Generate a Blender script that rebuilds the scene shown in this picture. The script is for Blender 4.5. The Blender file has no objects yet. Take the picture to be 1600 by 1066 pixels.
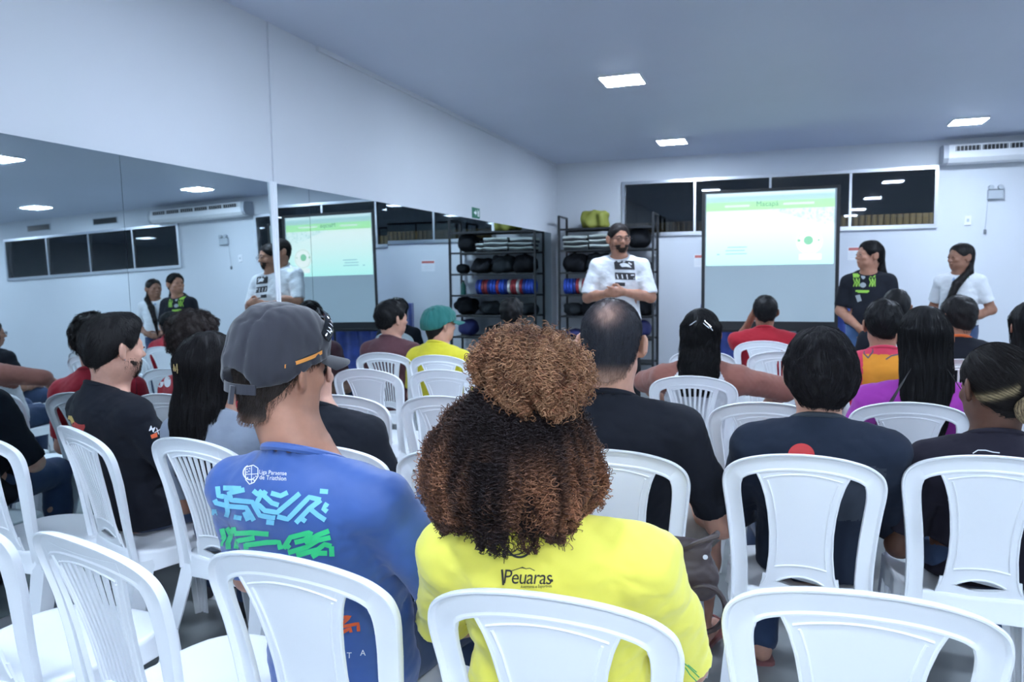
import bpy, math, random
import numpy as np
from math import sin, cos, pi, radians as R
from mathutils import Matrix, Vector
from mathutils.bvhtree import BVHTree
sc = bpy.context.scene
random.seed(7)
rng = np.random.default_rng(7)

# ------------------------------------------------------------------ camera, exposure, world
CF, YAW, PITCH, ROLL, CAMH = 1200.0, 0.333698, 0.0830827, -0.013154, 1.36
XL, YB, HC, HM = 2.79, 9.897, 2.835, 1.922
def cam_basis():
    f = Vector((-sin(YAW) * cos(PITCH), cos(YAW) * cos(PITCH), -sin(PITCH)))
    r = Vector((cos(YAW), sin(YAW), 0)); u = r.cross(f)
    return f, cos(ROLL) * r + sin(ROLL) * u, -sin(ROLL) * r + cos(ROLL) * u
F_, R_, U_ = cam_basis()
cd = bpy.data.cameras.new('camera'); cam = bpy.data.objects.new('camera', cd)
sc.collection.objects.link(cam); sc.camera = cam
m = Matrix((R_, U_, -F_)).transposed().to_4x4(); m.translation = (0, 0, CAMH)
cam.matrix_world = m
cd.sensor_width = 36; cd.lens = CF / 1600 * 36; cd.clip_start = .05; cd.clip_end = 200
cd.dof.use_dof = True; cd.dof.focus_distance = 1.65; cd.dof.aperture_fstop = 7.0
sc.view_settings.view_transform = 'Standard'; sc.view_settings.look = 'None'
sc.view_settings.gamma = 1; sc.view_settings.use_curve_mapping = False
sc.view_settings.exposure = 1.42
w = bpy.data.worlds.new('night'); sc.world = w; w.use_nodes = True
w.node_tree.nodes['Background'].inputs[0].default_value = (.01, .014, .022, 1)
w.node_tree.nodes['Background'].inputs[1].default_value = .4
fl = bpy.data.lights.new('camera_flash', 'AREA'); fl.energy = 3.0; fl.size = .09; fl.color = (.86, .93, 1)
fo = bpy.data.objects.new('camera_flash', fl); fo.location = (0.02, -.03, 1.50); fo.rotation_euler = (R(82), 0, YAW); sc.collection.objects.link(fo)
LAMP_STRENGTH = 62.0
LAMP_COLOR = (.69, .815, 1.0)
sc.cycles.max_bounces = 10; sc.cycles.diffuse_bounces = 5; sc.cycles.glossy_bounces = 6
sc.cycles.transparent_max_bounces = 12
sc.cycles.sample_clamp_indirect = 6
sc.cycles.use_denoising = True

# ------------------------------------------------------------------ materials
def mat(name, col, rough=.5, metal=0, spec=.5, emit=None, es=0, bump=None, var=None, coat=0, sss=0, sheen=0, trans=0):
    """bump=(scale,strength,distance) noise bump; var=(scale, darker factor) colour mottling"""
    mt = bpy.data.materials.new(name); mt.use_nodes = True
    nt = mt.node_tree; b = nt.nodes['Principled BSDF']
    c = tuple(col) + (1,) if len(col) == 3 else col
    b.inputs['Base Color'].default_value = c
    b.inputs['Roughness'].default_value = rough; b.inputs['Metallic'].default_value = metal
    b.inputs['Specular IOR Level'].default_value = spec
    b.inputs['Coat Weight'].default_value = coat
    b.inputs['Sheen Weight'].default_value = sheen
    if sss:
        b.inputs['Subsurface Weight'].default_value = sss
        b.inputs['Subsurface Radius'].default_value = (.012, .005, .003); b.inputs['Subsurface Scale'].default_value = 1
    if trans: b.inputs['Transmission Weight'].default_value = trans
    if emit is not None:
        b.inputs['Emission Color'].default_value = tuple(emit) + (1,); b.inputs['Emission Strength'].default_value = es
    tc = nt.nodes.new('ShaderNodeTexCoord')
    if var:
        n = nt.nodes.new('ShaderNodeTexNoise'); n.inputs['Scale'].default_value = var[0]; n.inputs['Detail'].default_value = 6
        nt.links.new(tc.outputs['Object'], n.inputs['Vector'])
        mx = nt.nodes.new('ShaderNodeMix'); mx.data_type = 'RGBA'
        d = var[1]
        mx.inputs['A'].default_value = (c[0] * d, c[1] * d, c[2] * d, 1); mx.inputs['B'].default_value = c
        rp = nt.nodes.new('ShaderNodeMapRange'); rp.inputs[1].default_value = .3; rp.inputs[2].default_value = .65
        nt.links.new(n.outputs['Fac'], rp.inputs[0]); nt.links.new(rp.outputs[0], mx.inputs['Factor'])
        nt.links.new(mx.outputs['Result'], b.inputs['Base Color'])
    if bump:
        n = nt.nodes.new('ShaderNodeTexNoise'); n.inputs['Scale'].default_value = bump[0]; n.inputs['Detail'].default_value = 4
        nt.links.new(tc.outputs['Object'], n.inputs['Vector'])
        bp = nt.nodes.new('ShaderNodeBump'); bp.inputs['Strength'].default_value = bump[1]; bp.inputs['Distance'].default_value = bump[2]
        nt.links.new(n.outputs['Fac'], bp.inputs['Height']); nt.links.new(bp.outputs[0], b.inputs['Normal'])
    return mt
def attr_mat(name, rough=.5, spec=.4, attr='Col', sheen=0):
    mt = mat(name, (.5, .5, .5), rough, spec=spec, sheen=sheen)
    nt = mt.node_tree; a = nt.nodes.new('ShaderNodeAttribute'); a.attribute_name = attr
    nt.links.new(a.outputs['Color'], nt.nodes['Principled BSDF'].inputs['Base Color'])
    return mt
M = {}
def cloth(name, col, rough=.88, sheen=.15):
    k = 'cloth_' + name
    if k not in M: M[k] = mat(k, col, rough, spec=.2, sheen=sheen if max(col) > .08 else .02, bump=(420, .25, .0006), var=(14, .9))
    return M[k]
def skin(name, col):
    k = 'skin_' + name
    if k not in M: M[k] = mat(k, col, .5, spec=.4, sss=.12, bump=(260, .12, .0006), var=(30, .85))
    return M[k]
M['plastic'] = mat('white_plastic', (.92, .94, .965), .38, spec=.45, bump=(900, .05, .0003))
M['wall'] = mat('white_wall_paint', (.63, .66, .70), .62, spec=.3, bump=(60, .06, .002), var=(1.3, .965))
M['ceil'] = mat('ceiling_paint', (.60, .65, .76), .5, spec=.35, bump=(30, .05, .002), var=(.8, .95))
M['alu'] = mat('aluminium', (.75, .77, .8), .25, metal=1)
M['black_metal'] = mat('black_metal', (.015, .017, .02), .4)
M['black_plastic'] = mat('black_plastic', (.02, .022, .025), .35)
M['grey'] = mat('light_grey_plastic', (.42, .46, .50), .5); M['dgrey'] = mat('dark_grey_plastic', (.16, .18, .2), .5)
M['white_gloss'] = mat('white_gloss', (.8, .81, .82), .3)
M['hair_black'] = mat('black_hair', (.012, .011, .013), .38, spec=.5)
M['hair_brown'] = mat('dark_brown_hair', (.025, .018, .015), .42, spec=.5)
M['hair_attr'] = attr_mat('coloured_hair', .52, .22)
M['eye'] = mat('eye', (.03, .025, .02), .15)
M['white_print'] = mat('white_print', (.85, .87, .9), .7)

# ------------------------------------------------------------------ linking helpers
COL = sc.collection
def link(name, me, m=None, parent=None):
    o = bpy.data.objects.new(name, me); COL.objects.link(o)
    if m is not None: me.materials.append(m)
    if parent is not None: o.parent = parent
    return o
def tag(o, label=None, cat=None, group=None, kind=None):
    if label: o['label'] = label
    if cat: o['category'] = cat
    if group: o['group'] = group
    if kind: o['kind'] = kind
    return o
def empty(name, loc, yaw=0, label=None, cat=None, group=None):
    o = bpy.data.objects.new(name, None); COL.objects.link(o); o.empty_display_size = .1
    o.location = loc; o.rotation_euler = (0, 0, yaw)
    return tag(o, label, cat, group)
def np_mesh(name, V, F, smooth=True, sharp=None, col=None):
    """V (n,3); F list of arrays each (k, 3 or 4)"""
    me = bpy.data.meshes.new(name)
    if not isinstance(F, list): F = [F]
    F = [np.asarray(f, dtype=np.int32) for f in F if len(f)]
    me.vertices.add(len(V)); me.vertices.foreach_set('co', np.asarray(V, dtype=np.float32).ravel())
    loops = np.concatenate([f.ravel() for f in F]); sizes = np.concatenate([np.full(len(f), f.shape[1]) for f in F])
    me.loops.add(len(loops)); me.loops.foreach_set('vertex_index', loops)
    st = np.concatenate([[0], np.cumsum(sizes)[:-1]])
    me.polygons.add(len(sizes)); me.polygons.foreach_set('loop_start', st.astype(np.int32))
    try: me.polygons.foreach_set('loop_total', sizes.astype(np.int32))
    except Exception: pass
    me.update(calc_edges=True)
    if smooth:
        me.polygons.foreach_set('use_smooth', np.ones(len(sizes), dtype=bool))
        if sharp: me.set_sharp_from_angle(angle=R(sharp))
    if col is not None:
        a = me.color_attributes.new('Col', 'FLOAT_COLOR', 'POINT')
        c = np.ones((len(V), 4), dtype=np.float32); c[:, :3] = col
        a.data.foreach_set('color', c.ravel())
    me.validate()
    return me
class MB:
    """simple polygon collector"""
    def __init__(s): s.v = []; s.f = []
    def add(s, vs, fs):
        n = len(s.v); s.v += [tuple(v) for v in vs]; s.f += [tuple(i + n for i in f) for f in fs]; return s
    def box(s, lo, hi):
        x0, y0, z0 = lo; x1, y1, z1 = hi
        return s.add([(x0, y0, z0), (x1, y0, z0), (x1, y1, z0), (x0, y1, z0), (x0, y0, z1), (x1, y0, z1), (x1, y1, z1), (x0, y1, z1)],
                     [(0, 3, 2, 1), (4, 5, 6, 7), (0, 1, 5, 4), (1, 2, 6, 5), (2, 3, 7, 6), (3, 0, 4, 7)])
    def cbox(s, lo, hi, b=.006):
        """box with chamfered edges: three shrunken sections lofted along z"""
        x0, y0, z0 = lo; x1, y1, z1 = hi
        def ring(z, i):
            j = i
            return [(x0 + j + b, y0 + j, z), (x1 - j - b, y0 + j, z), (x1 - j, y0 + j + b, z), (x1 - j, y1 - j - b, z),
                    (x1 - j - b, y1 - j, z), (x0 + j + b, y1 - j, z), (x0 + j, y1 - j - b, z), (x0 + j, y0 + j + b, z)]
        return s.loft([ring(z0, b), ring(z0 + b, 0), ring(z1 - b, 0), ring(z1, b)])
    def loft(s, rings, cap=True, close=True):
        n = len(rings[0]); base = len(s.v)
        for r in rings: s.v += [tuple(p) for p in r]
        for i in range(len(rings) - 1):
            for j in range(n if close else n - 1):
                a = base + i * n + j; b = base + i * n + (j + 1) % n
                s.f.append((a, b, b + n, a + n))
        if cap:
            s.f.append(tuple(base + j for j in range(n - 1, -1, -1)))
            s.f.append(tuple(base + (len(rings) - 1) * n + j for j in range(n)))
        return s
    def tube(s, pts, r, n=8, closed=False):
        pts = [Vector(p) for p in pts]; rings = []
        up = None
        for i, p in enumerate(pts):
            if closed: t = pts[(i + 1) % len(pts)] - pts[i - 1]
            else: t = pts[min(i + 1, len(pts) - 1)] - pts[max(i - 1, 0)]
            t = t.normalized() if t.length > 1e-9 else Vector((0, 0, 1))
            if up is None: up = Vector((0, 0, 1)) if abs(t.z) < .9 else Vector((1, 0, 0))
            a = t.cross(up).normalized(); b = t.cross(a).normalized(); up = -b if False else up
            rr = r[i] if isinstance(r, (list, tuple)) else r
            rings.append([p + rr * (cos(2 * pi * k / n) * a + sin(2 * pi * k / n) * b) for k in range(n)])
        if closed:
            rings.append(rings[0]); return s.loft(rings, cap=False)
        return s.loft(rings)
    def lathe(s, prof, c=(0, 0, 0), n=24, axis='z'):
        rings = []
        for r, h in prof:
            ring = []
            for k in range(n):
                a = 2 * pi * k / n
                if axis == 'z': p = (c[0] + r * cos(a), c[1] + r * sin(a), c[2] + h)
                elif axis == 'y': p = (c[0] + r * cos(a), c[1] + h, c[2] + r * sin(a))
                else: p = (c[0] + h, c[1] + r * cos(a), c[2] + r * sin(a))
                ring.append(p)
            rings.append(ring)
        return s.loft(rings)
    def mesh(s, name, smooth=False, sharp=35, fix=True):
        me = bpy.data.meshes.new(name); me.from_pydata(s.v, [], s.f); me.update()
        if fix:
            import bmesh
            bm = bmesh.new(); bm.from_mesh(me); bmesh.ops.remove_doubles(bm, verts=bm.verts, dist=1e-6)
            bmesh.ops.recalc_face_normals(bm, faces=bm.faces); bm.to_mesh(me); bm.free()
        if smooth:
            me.polygons.foreach_set('use_smooth', np.ones(len(me.polygons), dtype=bool)); me.set_sharp_from_angle(angle=R(sharp))
        return me
    def build(s, name, m, parent=None, smooth=False, sharp=35, loc=None):
        o = link(name, s.mesh(name, smooth, sharp), m, parent)
        if loc: o.location = loc
        return o
def box(name, lo, hi, m, parent=None): return MB().box(lo, hi).build(name, m, parent)
def struct(o): o['kind'] = 'structure'; return o

# ------------------------------------------------------------------ sculpting with distance fields
def surface_nets(D, lo, h, smooth=1):
    S = D < 0
    nx, ny, nz = D.shape
    c = np.zeros((nx - 1, ny - 1, nz - 1), np.int8)
    for i in (0, 1):
        for j in (0, 1):
            for k in (0, 1): c += S[i:nx - 1 + i, j:ny - 1 + j, k:nz - 1 + k]
    act = (c > 0) & (c < 8)
    idx = np.argwhere(act); n = len(idx)
    vid = np.full(act.shape, -1, np.int32); vid[act] = np.arange(n)
    pos = np.zeros((n, 3)); cnt = np.zeros(n)
    cor = [(i, j, k) for i in (0, 1) for j in (0, 1) for k in (0, 1)]
    val = {q: D[idx[:, 0] + q[0], idx[:, 1] + q[1], idx[:, 2] + q[2]] for q in cor}
    for a in cor:
        for ax in range(3):
            if a[ax] == 0:
                b = list(a); b[ax] = 1; b = tuple(b)
                va, vb = val[a], val[b]; msk = (va < 0) != (vb < 0)
                t = va[msk] / (va[msk] - vb[msk])
                p = np.tile(np.array(a, float), (msk.sum(), 1)); p[:, ax] += t
                pos[msk] += p; cnt[msk] += 1
    V = (idx + pos / cnt[:, None])
    Fs = []
    for ax in range(3):
        b, c2 = (ax + 1) % 3, (ax + 2) % 3
        s0 = [slice(1, -1)] * 3; s1 = [slice(1, -1)] * 3
        s0[ax] = slice(0, -1); s1[ax] = slice(1, None)
        A, B = S[tuple(s0)], S[tuple(s1)]
        e = np.argwhere(A != B)
        if not len(e): continue
        ins = A[e[:, 0], e[:, 1], e[:, 2]]
        off = np.array([1, 1, 1]); off[ax] = 0
        e = e + off
        def cell(db, dc):
            q = e.copy(); q[:, b] += db; q[:, c2] += dc
            return vid[q[:, 0], q[:, 1], q[:, 2]]
        q = np.stack([cell(-1, -1), cell(0, -1), cell(0, 0), cell(-1, 0)], 1)
        q[~ins] = q[~ins][:, ::-1]
        Fs.append(q)
    F = np.concatenate(Fs); F = F[(F >= 0).all(1)]
    for _ in range(smooth):
        acc = np.zeros_like(V); cn = np.zeros(len(V))
        for a, b in ((0, 1), (1, 2), (2, 3), (3, 0)):
            for x, y in ((a, b), (b, a)):
                for d in range(3): acc[:, d] += np.bincount(F[:, x], V[F[:, y], d], len(V))
                cn += np.bincount(F[:, x], minlength=len(V))
        V = .5 * V + .5 * acc / np.maximum(cn, 1)[:, None]
    return lo + V * h, F
def ss(t): t = np.clip(t, 0, 1); return t * t * (3 - 2 * t)
class Field:
    def __init__(s): s.ops = []
    def _p(s, fn, lo, hi, k, mode):
        s.ops.append((fn, np.array(lo, float), np.array(hi, float), k, mode)); return s
    def seg(s, a, b, ra, rb=None, k=.02, mode='add', flat=None):
        a = np.array(a, float); b = np.array(b, float); rb = ra if rb is None else rb
        m = max(ra, rb)
        d = b - a; L = max(float(d @ d), 1e-9)
        def fn(X, Y, Z):
            x, y, z = X - a[0], Y - a[1], Z - a[2]
            t = np.clip((x * d[0] + y * d[1] + z * d[2]) / L, 0, 1)
            return np.sqrt((x - t * d[0]) ** 2 + (y - t * d[1]) ** 2 + (z - t * d[2]) ** 2) - (ra + (rb - ra) * t)
        return s._p(fn, np.minimum(a, b) - m, np.maximum(a, b) + m, k, mode)
    def ell(s, c, r, Rm=None, k=.02, mode='add', n=2.0):
        c = np.array(c, float); r = np.array(r, float); mr = r.max()
        def fn(X, Y, Z):
            x, y, z = X - c[0], Y - c[1], Z - c[2]
            if Rm is not None:
                x, y, z = (Rm[0][0] * x + Rm[1][0] * y + Rm[2][0] * z, Rm[0][1] * x + Rm[1][1] * y + Rm[2][1] * z,
                           Rm[0][2] * x + Rm[1][2] * y + Rm[2][2] * z)
            if n != 2:
                q = (np.abs(x / r[0]) ** n + np.abs(y / r[1]) ** n + np.abs(z / r[2]) ** n) ** (1 / n); return (q - 1) * r.min()
            q = np.sqrt((x / r[0]) ** 2 + (y / r[1]) ** 2 + (z / r[2]) ** 2)
            g = np.sqrt((x / r[0] ** 2) ** 2 + (y / r[1] ** 2) ** 2 + (z / r[2] ** 2) ** 2)
            return q * (q - 1) / np.maximum(g, 1e-6)
        b = (r if Rm is None and n == 2 else np.full(3, mr * 1.05))
        return s._p(fn, c - b, c + b, k, mode)
    def loft(s, secs, k=.02, mode='add', n=2.3, groove=None):
        """secs: rows z, cx, cy, rx, ry (ascending z)"""
        A = np.array(secs, float)
        zz = np.linspace(A[0, 0], A[-1, 0], 60)
        # smooth interpolation (catmull-like through pchip-ish blending)
        cols = []
        for j in range(1, 5):
            v = np.interp(zz, A[:, 0], A[:, j])
            for _ in range(6): v[1:-1] = .25 * v[:-2] + .5 * v[1:-1] + .25 * v[2:]
            cols.append(v)
        def fn(X, Y, Z):
            zf = Z.ravel() if Z.ndim == 3 and Z.shape[0] == 1 and Z.shape[1] == 1 else Z
            cx, cy, rx, ry = [np.interp(zf, zz, q).reshape(Z.shape) for q in cols]
            if groove is not None:
                an = np.arctan2(Y - cy, X - cx); g = 1 + groove(an, Z)
                rx, ry = rx * g, ry * g
            q = ((np.abs(X - cx) / rx) ** n + (np.abs(Y - cy) / ry) ** n) ** (1 / n)
            d = (q - 1) * np.minimum(rx, ry)
            return np.maximum(d, np.maximum(Z - A[-1, 0], A[0, 0] - Z))
        lo = [(A[:, 1] - A[:, 3]).min(), (A[:, 2] - A[:, 4]).min(), A[0, 0]]
        hi = [(A[:, 1] + A[:, 3]).max(), (A[:, 2] + A[:, 4]).max(), A[-1, 0]]
        return s._p(fn, lo, hi, k, mode)
    def fold(s, amp, fx, seed, sharp=False, stretch=(1, 1, 1)):
        rg = np.random.default_rng(seed); ks = []
        for i in range(6):
            v = rg.normal(size=3) * np.array(stretch); v *= fx * (1 + .7 * i / 5) / np.linalg.norm(v)
            ks.append((v, rg.uniform(0, 6.28), rg.normal(size=3) * fx * .5, rg.uniform(0, 6.28)))
        def fn(X, Y, Z):
            o = 0
            for v, p, v2, p2 in ks:
                q = np.sin(v[0] * X + v[1] * Y + v[2] * Z + p + 1.3 * np.sin(v2[0] * X + v2[1] * Y + v2[2] * Z + p2))
                o = o + (1 - np.abs(q) ** .8 * 1.6 if sharp else q)
            return o * amp / 3
        s.ops.append((fn, None, None, 0, 'disp')); return s
    def cut(s, fn, k=.004):
        """keep region where fn<0"""
        s.ops.append((fn, None, None, k, 'cut')); return s
    def build(s, h, smooth=1):
        pad = .03 + 2 * h
        los = np.min([o[1] for o in s.ops if o[4] == 'add'], 0) - pad; his = np.max([o[2] for o in s.ops if o[4] == 'add'], 0) + pad
        n = np.ceil((his - los) / h).astype(int) + 1
        D = np.full(n, .5, np.float32)
        ax = [(los[i] + h * np.arange(n[i])).astype(np.float32) for i in range(3)]
        G = (ax[0][:, None, None], ax[1][None, :, None], ax[2][None, None, :])
        for fn, lo, hi, k, mode in s.ops:
            if mode in ('disp', 'cut'):
                ii = np.nonzero(np.abs(D) < .5 if mode == 'cut' else np.abs(D) < .03)
                v = fn(ax[0][ii[0]], ax[1][ii[1]], ax[2][ii[2]])
                D[ii] = D[ii] + v if mode == 'disp' else np.maximum(D[ii], v)
                continue
            mg = k + 3 * h
            i0 = np.clip(np.floor((lo - mg - los) / h).astype(int), 0, n - 1); i1 = np.clip(np.ceil((hi + mg - los) / h).astype(int) + 1, 1, n)
            sl = tuple(slice(a, b) for a, b in zip(i0, i1))
            d = fn(G[0][i0[0]:i1[0]], G[1][:, i0[1]:i1[1]], G[2][:, :, i0[2]:i1[2]])
            C = D[sl]; k = max(k, 1e-4)
            if mode == 'add':
                hh = np.maximum(k - np.abs(C - d), 0) / k; D[sl] = np.minimum(C, d) - hh * hh * k * .25
            else:
                d = -d; hh = np.maximum(k - np.abs(C - d), 0) / k; D[sl] = np.maximum(C, d) + hh * hh * k * .25
        s.D, s.lo, s.h = D, los, h
        s.V, s.F = surface_nets(D, los, h, smooth)
        return s.V, s.F
    def sample(s, P):
        q = (P - s.lo) / s.h; n = np.array(s.D.shape) - 2
        i = np.clip(np.floor(q).astype(int), 0, n); f = np.clip(q - i, 0, 1)
        o = 0
        for a in (0, 1):
            for b in (0, 1):
                for c in (0, 1):
                    wgt = (f[:, 0] if a else 1 - f[:, 0]) * (f[:, 1] if b else 1 - f[:, 1]) * (f[:, 2] if c else 1 - f[:, 2])
                    o = o + wgt * s.D[i[:, 0] + a, i[:, 1] + b, i[:, 2] + c]
        return o
    def grad(s, P):
        e = s.h; g = np.stack([s.sample(P + v) - s.sample(P - v) for v in np.eye(3) * e], 1)
        return g / np.maximum(np.linalg.norm(g, axis=1), 1e-9)[:, None]
def tubes(paths, rad):
    """paths (n, m, 3) -> triangular tubes; rad scalar or (m,)"""
    n, m_, _ = paths.shape
    T = np.empty_like(paths); T[:, 1:-1] = paths[:, 2:] - paths[:, :-2]; T[:, 0] = paths[:, 1] - paths[:, 0]; T[:, -1] = paths[:, -1] - paths[:, -2]
    T /= np.maximum(np.linalg.norm(T, axis=2), 1e-9)[..., None]
    ref = np.array([.31, .42, .853]); A = np.cross(T, ref); A /= np.maximum(np.linalg.norm(A, axis=2), 1e-9)[..., None]; B = np.cross(T, A)
    r = np.broadcast_to(np.asarray(rad, float), (m_,))[None, :, None]
    V = np.stack([paths + r * (cos(a) * A + sin(a) * B) for a in (0, 2.0944, 4.18879)], 2)   # n,m,3,3
    base = (np.arange(n)[:, None, None] * m_ + np.arange(m_ - 1)[None, :, None]) * 3 + np.arange(3)[None, None, :]
    nx = (np.arange(n)[:, None, None] * m_ + np.arange(m_ - 1)[None, :, None]) * 3 + (np.arange(3)[None, None, :] + 1) % 3
    F = np.stack([base, nx, nx + 3, base + 3], -1).reshape(-1, 4)
    return V.reshape(-1, 3), F
def walk(field, P, steps, length, dirfn, lift, jitter=0, seed=0):
    """strands walking over the field surface; lift(t) offset from surface; length array"""
    rg = np.random.default_rng(seed); n = len(P); out = []
    base = rg.normal(size=(n, 3)) * jitter
    for i in range(steps):
        g = field.grad(P); d = field.sample(P)
        t = i / (steps - 1)
        P = P - g * np.clip(d - lift(t), -.01, .01)[:, None]
        out.append(P.copy())
        v = dirfn(P) + base; v = v - g * (v * g).sum(1)[:, None]
        v /= np.maximum(np.linalg.norm(v, axis=1), 1e-6)[:, None]
        P = P + v * (length / (steps - 1))[:, None]
    return np.stack(out, 1)
def merge(*parts):
    Vs, Fs, o = [], [], 0
    for V, F in parts:
        Vs.append(V); Fs.append(np.asarray(F) + o); o += len(V)
    return np.concatenate(Vs), Fs

# ------------------------------------------------------------------ the room
XR, YF = 9.2, -3.4          # far side wall and the wall behind the camera
W1 = (-1.886, 1.674, 1.883, 2.522); W2 = (3.10, 6.66, 1.883, 2.522)
fm = mat('polished_concrete', (.29, .31, .31), .33, spec=.5, bump=(9, .05, .004), var=(1.7, .72)); M['floor'] = fm
struct(box('floor', (-XL - .15, YF - .15, -.1), (XR + .15, YB + .15, 0), fm))
struct(box('ceiling', (-XL - .15, YF - .15, HC), (XR + .15, YB + .15, HC + .1), M['ceil']))
struct(box('wall_left', (-XL - .15, YF - .15, 0), (-XL, YB + .15, HC), M['wall']))
struct(box('wall_right', (XR, YF, 0), (XR + .15, YB + .15, HC), M['wall']))
struct(box('wall_front', (-XL, YF - .15, 0), (XR, YF, HC), M['wall']))
b = MB(); y0, y1 = YB, YB + .15
for lo, hi in (((-XL, y0, 0), (XR, y1, W1[2])), ((-XL, y0, W1[3]), (XR, y1, HC)), ((-XL, y0, W1[2]), (W1[0], y1, W1[3])),
               ((W1[1], y0, W1[2]), (W2[0], y1, W1[3])), ((W2[1], y0, W1[2]), (XR, y1, W1[3]))):
    b.box(lo, hi)
struct(b.build('wall_back', M['wall']))
def glass_mat():
    mt = bpy.data.materials.new('dark_window_glass'); mt.use_nodes = True; nt = mt.node_tree; nt.nodes.clear()
    o = nt.nodes.new('ShaderNodeOutputMaterial'); mx = nt.nodes.new('ShaderNodeMixShader'); tr = nt.nodes.new('ShaderNodeBsdfTransparent')
    gl = nt.nodes.new('ShaderNodeBsdfGlossy'); fr = nt.nodes.new('ShaderNodeFresnel')
    tr.inputs[0].default_value = (.34, .38, .40, 1); gl.inputs['Roughness'].default_value = .02; gl.inputs['Color'].default_value = (.9, .95, 1, 1)
    fr.inputs['IOR'].default_value = 1.75
    nt.links.new(fr.outputs[0], mx.inputs[0]); nt.links.new(tr.outputs[0], mx.inputs[1]); nt.links.new(gl.outputs[0], mx.inputs[2]); nt.links.new(mx.outputs[0], o.inputs[0])
    return mt
M['glass'] = glass_mat()
def window(n, wn):
    x0, x1, z0, z1 = wn; fw = .028
    e = struct(empty('window_%d' % n, ((x0 + x1) / 2, YB, z0)))
    e['kind'] = 'structure'
    cx = (x0 + x1) / 2; hw = (x1 - x0) / 2; hz = z1 - z0
    b = MB()
    b.box((-hw - .02, -.03, -.03), (hw + .02, .05, fw - .012)).box((-hw - .02, -.03, hz - fw + .02), (hw + .02, .05, hz + .03))
    b.box((-hw - .02, -.03, fw - .012), (-hw + .016, .05, hz - fw + .02)).box((hw - .016, -.03, fw - .012), (hw + .02, .05, hz - fw + .02))
    b.build('window_frame', M['alu'], e)
    for k in range(3):
        x = -hw + (k + 1) * hw / 2
        box('mullion', (x - .014, -.01, fw - .012), (x + .014, .045, hz - fw + .02), M['alu'], e)
    for k in range(4):
        xa = -hw + k * hw / 2 + .016; box('window_pane', (xa, .018, fw - .012), (xa + hw / 2 - .032, .024, hz - fw + .02), M['glass'], e)
window(1, W1); window(2, W2)
# outside: a corrugated tan screen wall on the neighbouring plot, brightened by an added point light
M['tan'] = mat('tan_corrugated', (.46, .38, .26), .8, var=(3, .8))
b = MB(); x = -9.0; pts = []
while x < 13: pts += [(x, 12.0), (x + .03, 12.0), (x + .04, 12.015), (x + .07, 12.015)]; x += .08
rings = [[(p[0], p[1], z) for p in pts] + [(p[0], 12.08, z) for p in reversed(pts)] for z in (-.1, 2.17)]
tag(b.loft(rings).build('outside_fence', M['tan']), 'tan corrugated fence dimly lit outside behind the dark windows', 'fence')
struct(box('exterior_ground', (-9, YB + .15, -.12), (20, 16, -.02), M['floor']))
ld = bpy.data.lights.new('fence_fill_light', 'POINT'); ld.energy = 260; ld.color = (1, .85, .6); ld.shadow_soft_size = .15  # added fill so the fence shows through the glass
lo_ = bpy.data.objects.new('fence_fill_light', ld); lo_.location = (2.5, 11.0, 3.6); COL.objects.link(lo_)

# mirror wall
def mirror_mat():
    mt = mat('mirror_silver', (.60, .69, .71), .012, metal=1); return mt
M['mirror'] = mirror_mat()
mw = empty('wall_mirror', (-XL, 4.2, .12), label='tall frameless mirror panels covering the lower part of the long white wall', cat='mirror')
seams = [-2.4, -1.2, -.1, 1.3, 2.70, 3.80, 4.17, 5.18, 6.4, 7.5, 8.6, 9.62]
for i in range(len(seams) - 1):
    ya, yb = seams[i] + .001, seams[i + 1] - .001
    v = MB(); L = yb - ya; H_ = HM - .12
    v.box((0, -L / 2, -H_), (.005, L / 2, 0))
    o = v.build('mirror_panel', M['mirror'], mw); yc = (ya + yb) / 2; o.location = (.004, yc - 4.2, H_)
    if i < 5: o.rotation_euler = (0, R(-1.35), R(.85)); o.location.x = .006 + sin(R(.85)) * (3.8 - yc) + .0
    elif i < 7: o.rotation_euler = (0, R(-.5), R(.12) if i == 6 else 0); o.location.x = .012
b = MB()
def prism_ring(cy, w_, z): return [(.008, cy - w_, z), (.022, cy - w_ * .9, z), (.03, cy - w_ * .4, z), (.03, cy + w_ * .4, z), (.022, cy + w_ * .9, z), (.008, cy + w_, z)]
for cy in (-.014, .014): b.loft([prism_ring(cy, .013, z) for z in (.02, HM + .005)])
o = b.build('mirror_edge_strip', mat('clear_acrylic', (.82, .86, .9), .12, spec=.8, coat=.6), smooth=False); o.location = (-XL, 3.81, 0)
tag(o, 'glossy clear double strip covering the joint between two mirror panels', 'trim')
struct(box('trim_1', (-XL, 3.83, HM + .006), (-XL + .012, 3.858, HC), M['wall']))
struct(box('trim_2', (-XL, 4.33, HC - .03), (-XL + .02, YB, HC), M['wall']))

# exit sign above the mirror
e = empty('exit_sign', (-XL, 7.02, 1.935), label='small green exit sign with white arrow above the mirror', cat='sign')
M['green'] = mat('sign_green', (.01, .16, .09), .5)
box('sign_plate', (0, -.10, 0), (.004, .10, .10), M['green'], e)
b = MB(); X0 = .0055
b.add([(X0, -.055, .04), (X0, -.02, .04), (X0, -.02, .02), (X0, .015, .05), (X0, -.02, .08), (X0, -.02, .06), (X0, -.055, .06)], [(0, 1, 5, 6), (2, 3, 4)])
b.box((.004, .035, .02), (X0, .08, .03)).box((.004, .035, .02), (X0, .043, .085)).box((.004, .072, .02), (X0, .08, .085)).box((.004, .05, .035), (X0, .065, .07))
b.build('arrow_symbol', M['white_print'], e)

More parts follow.
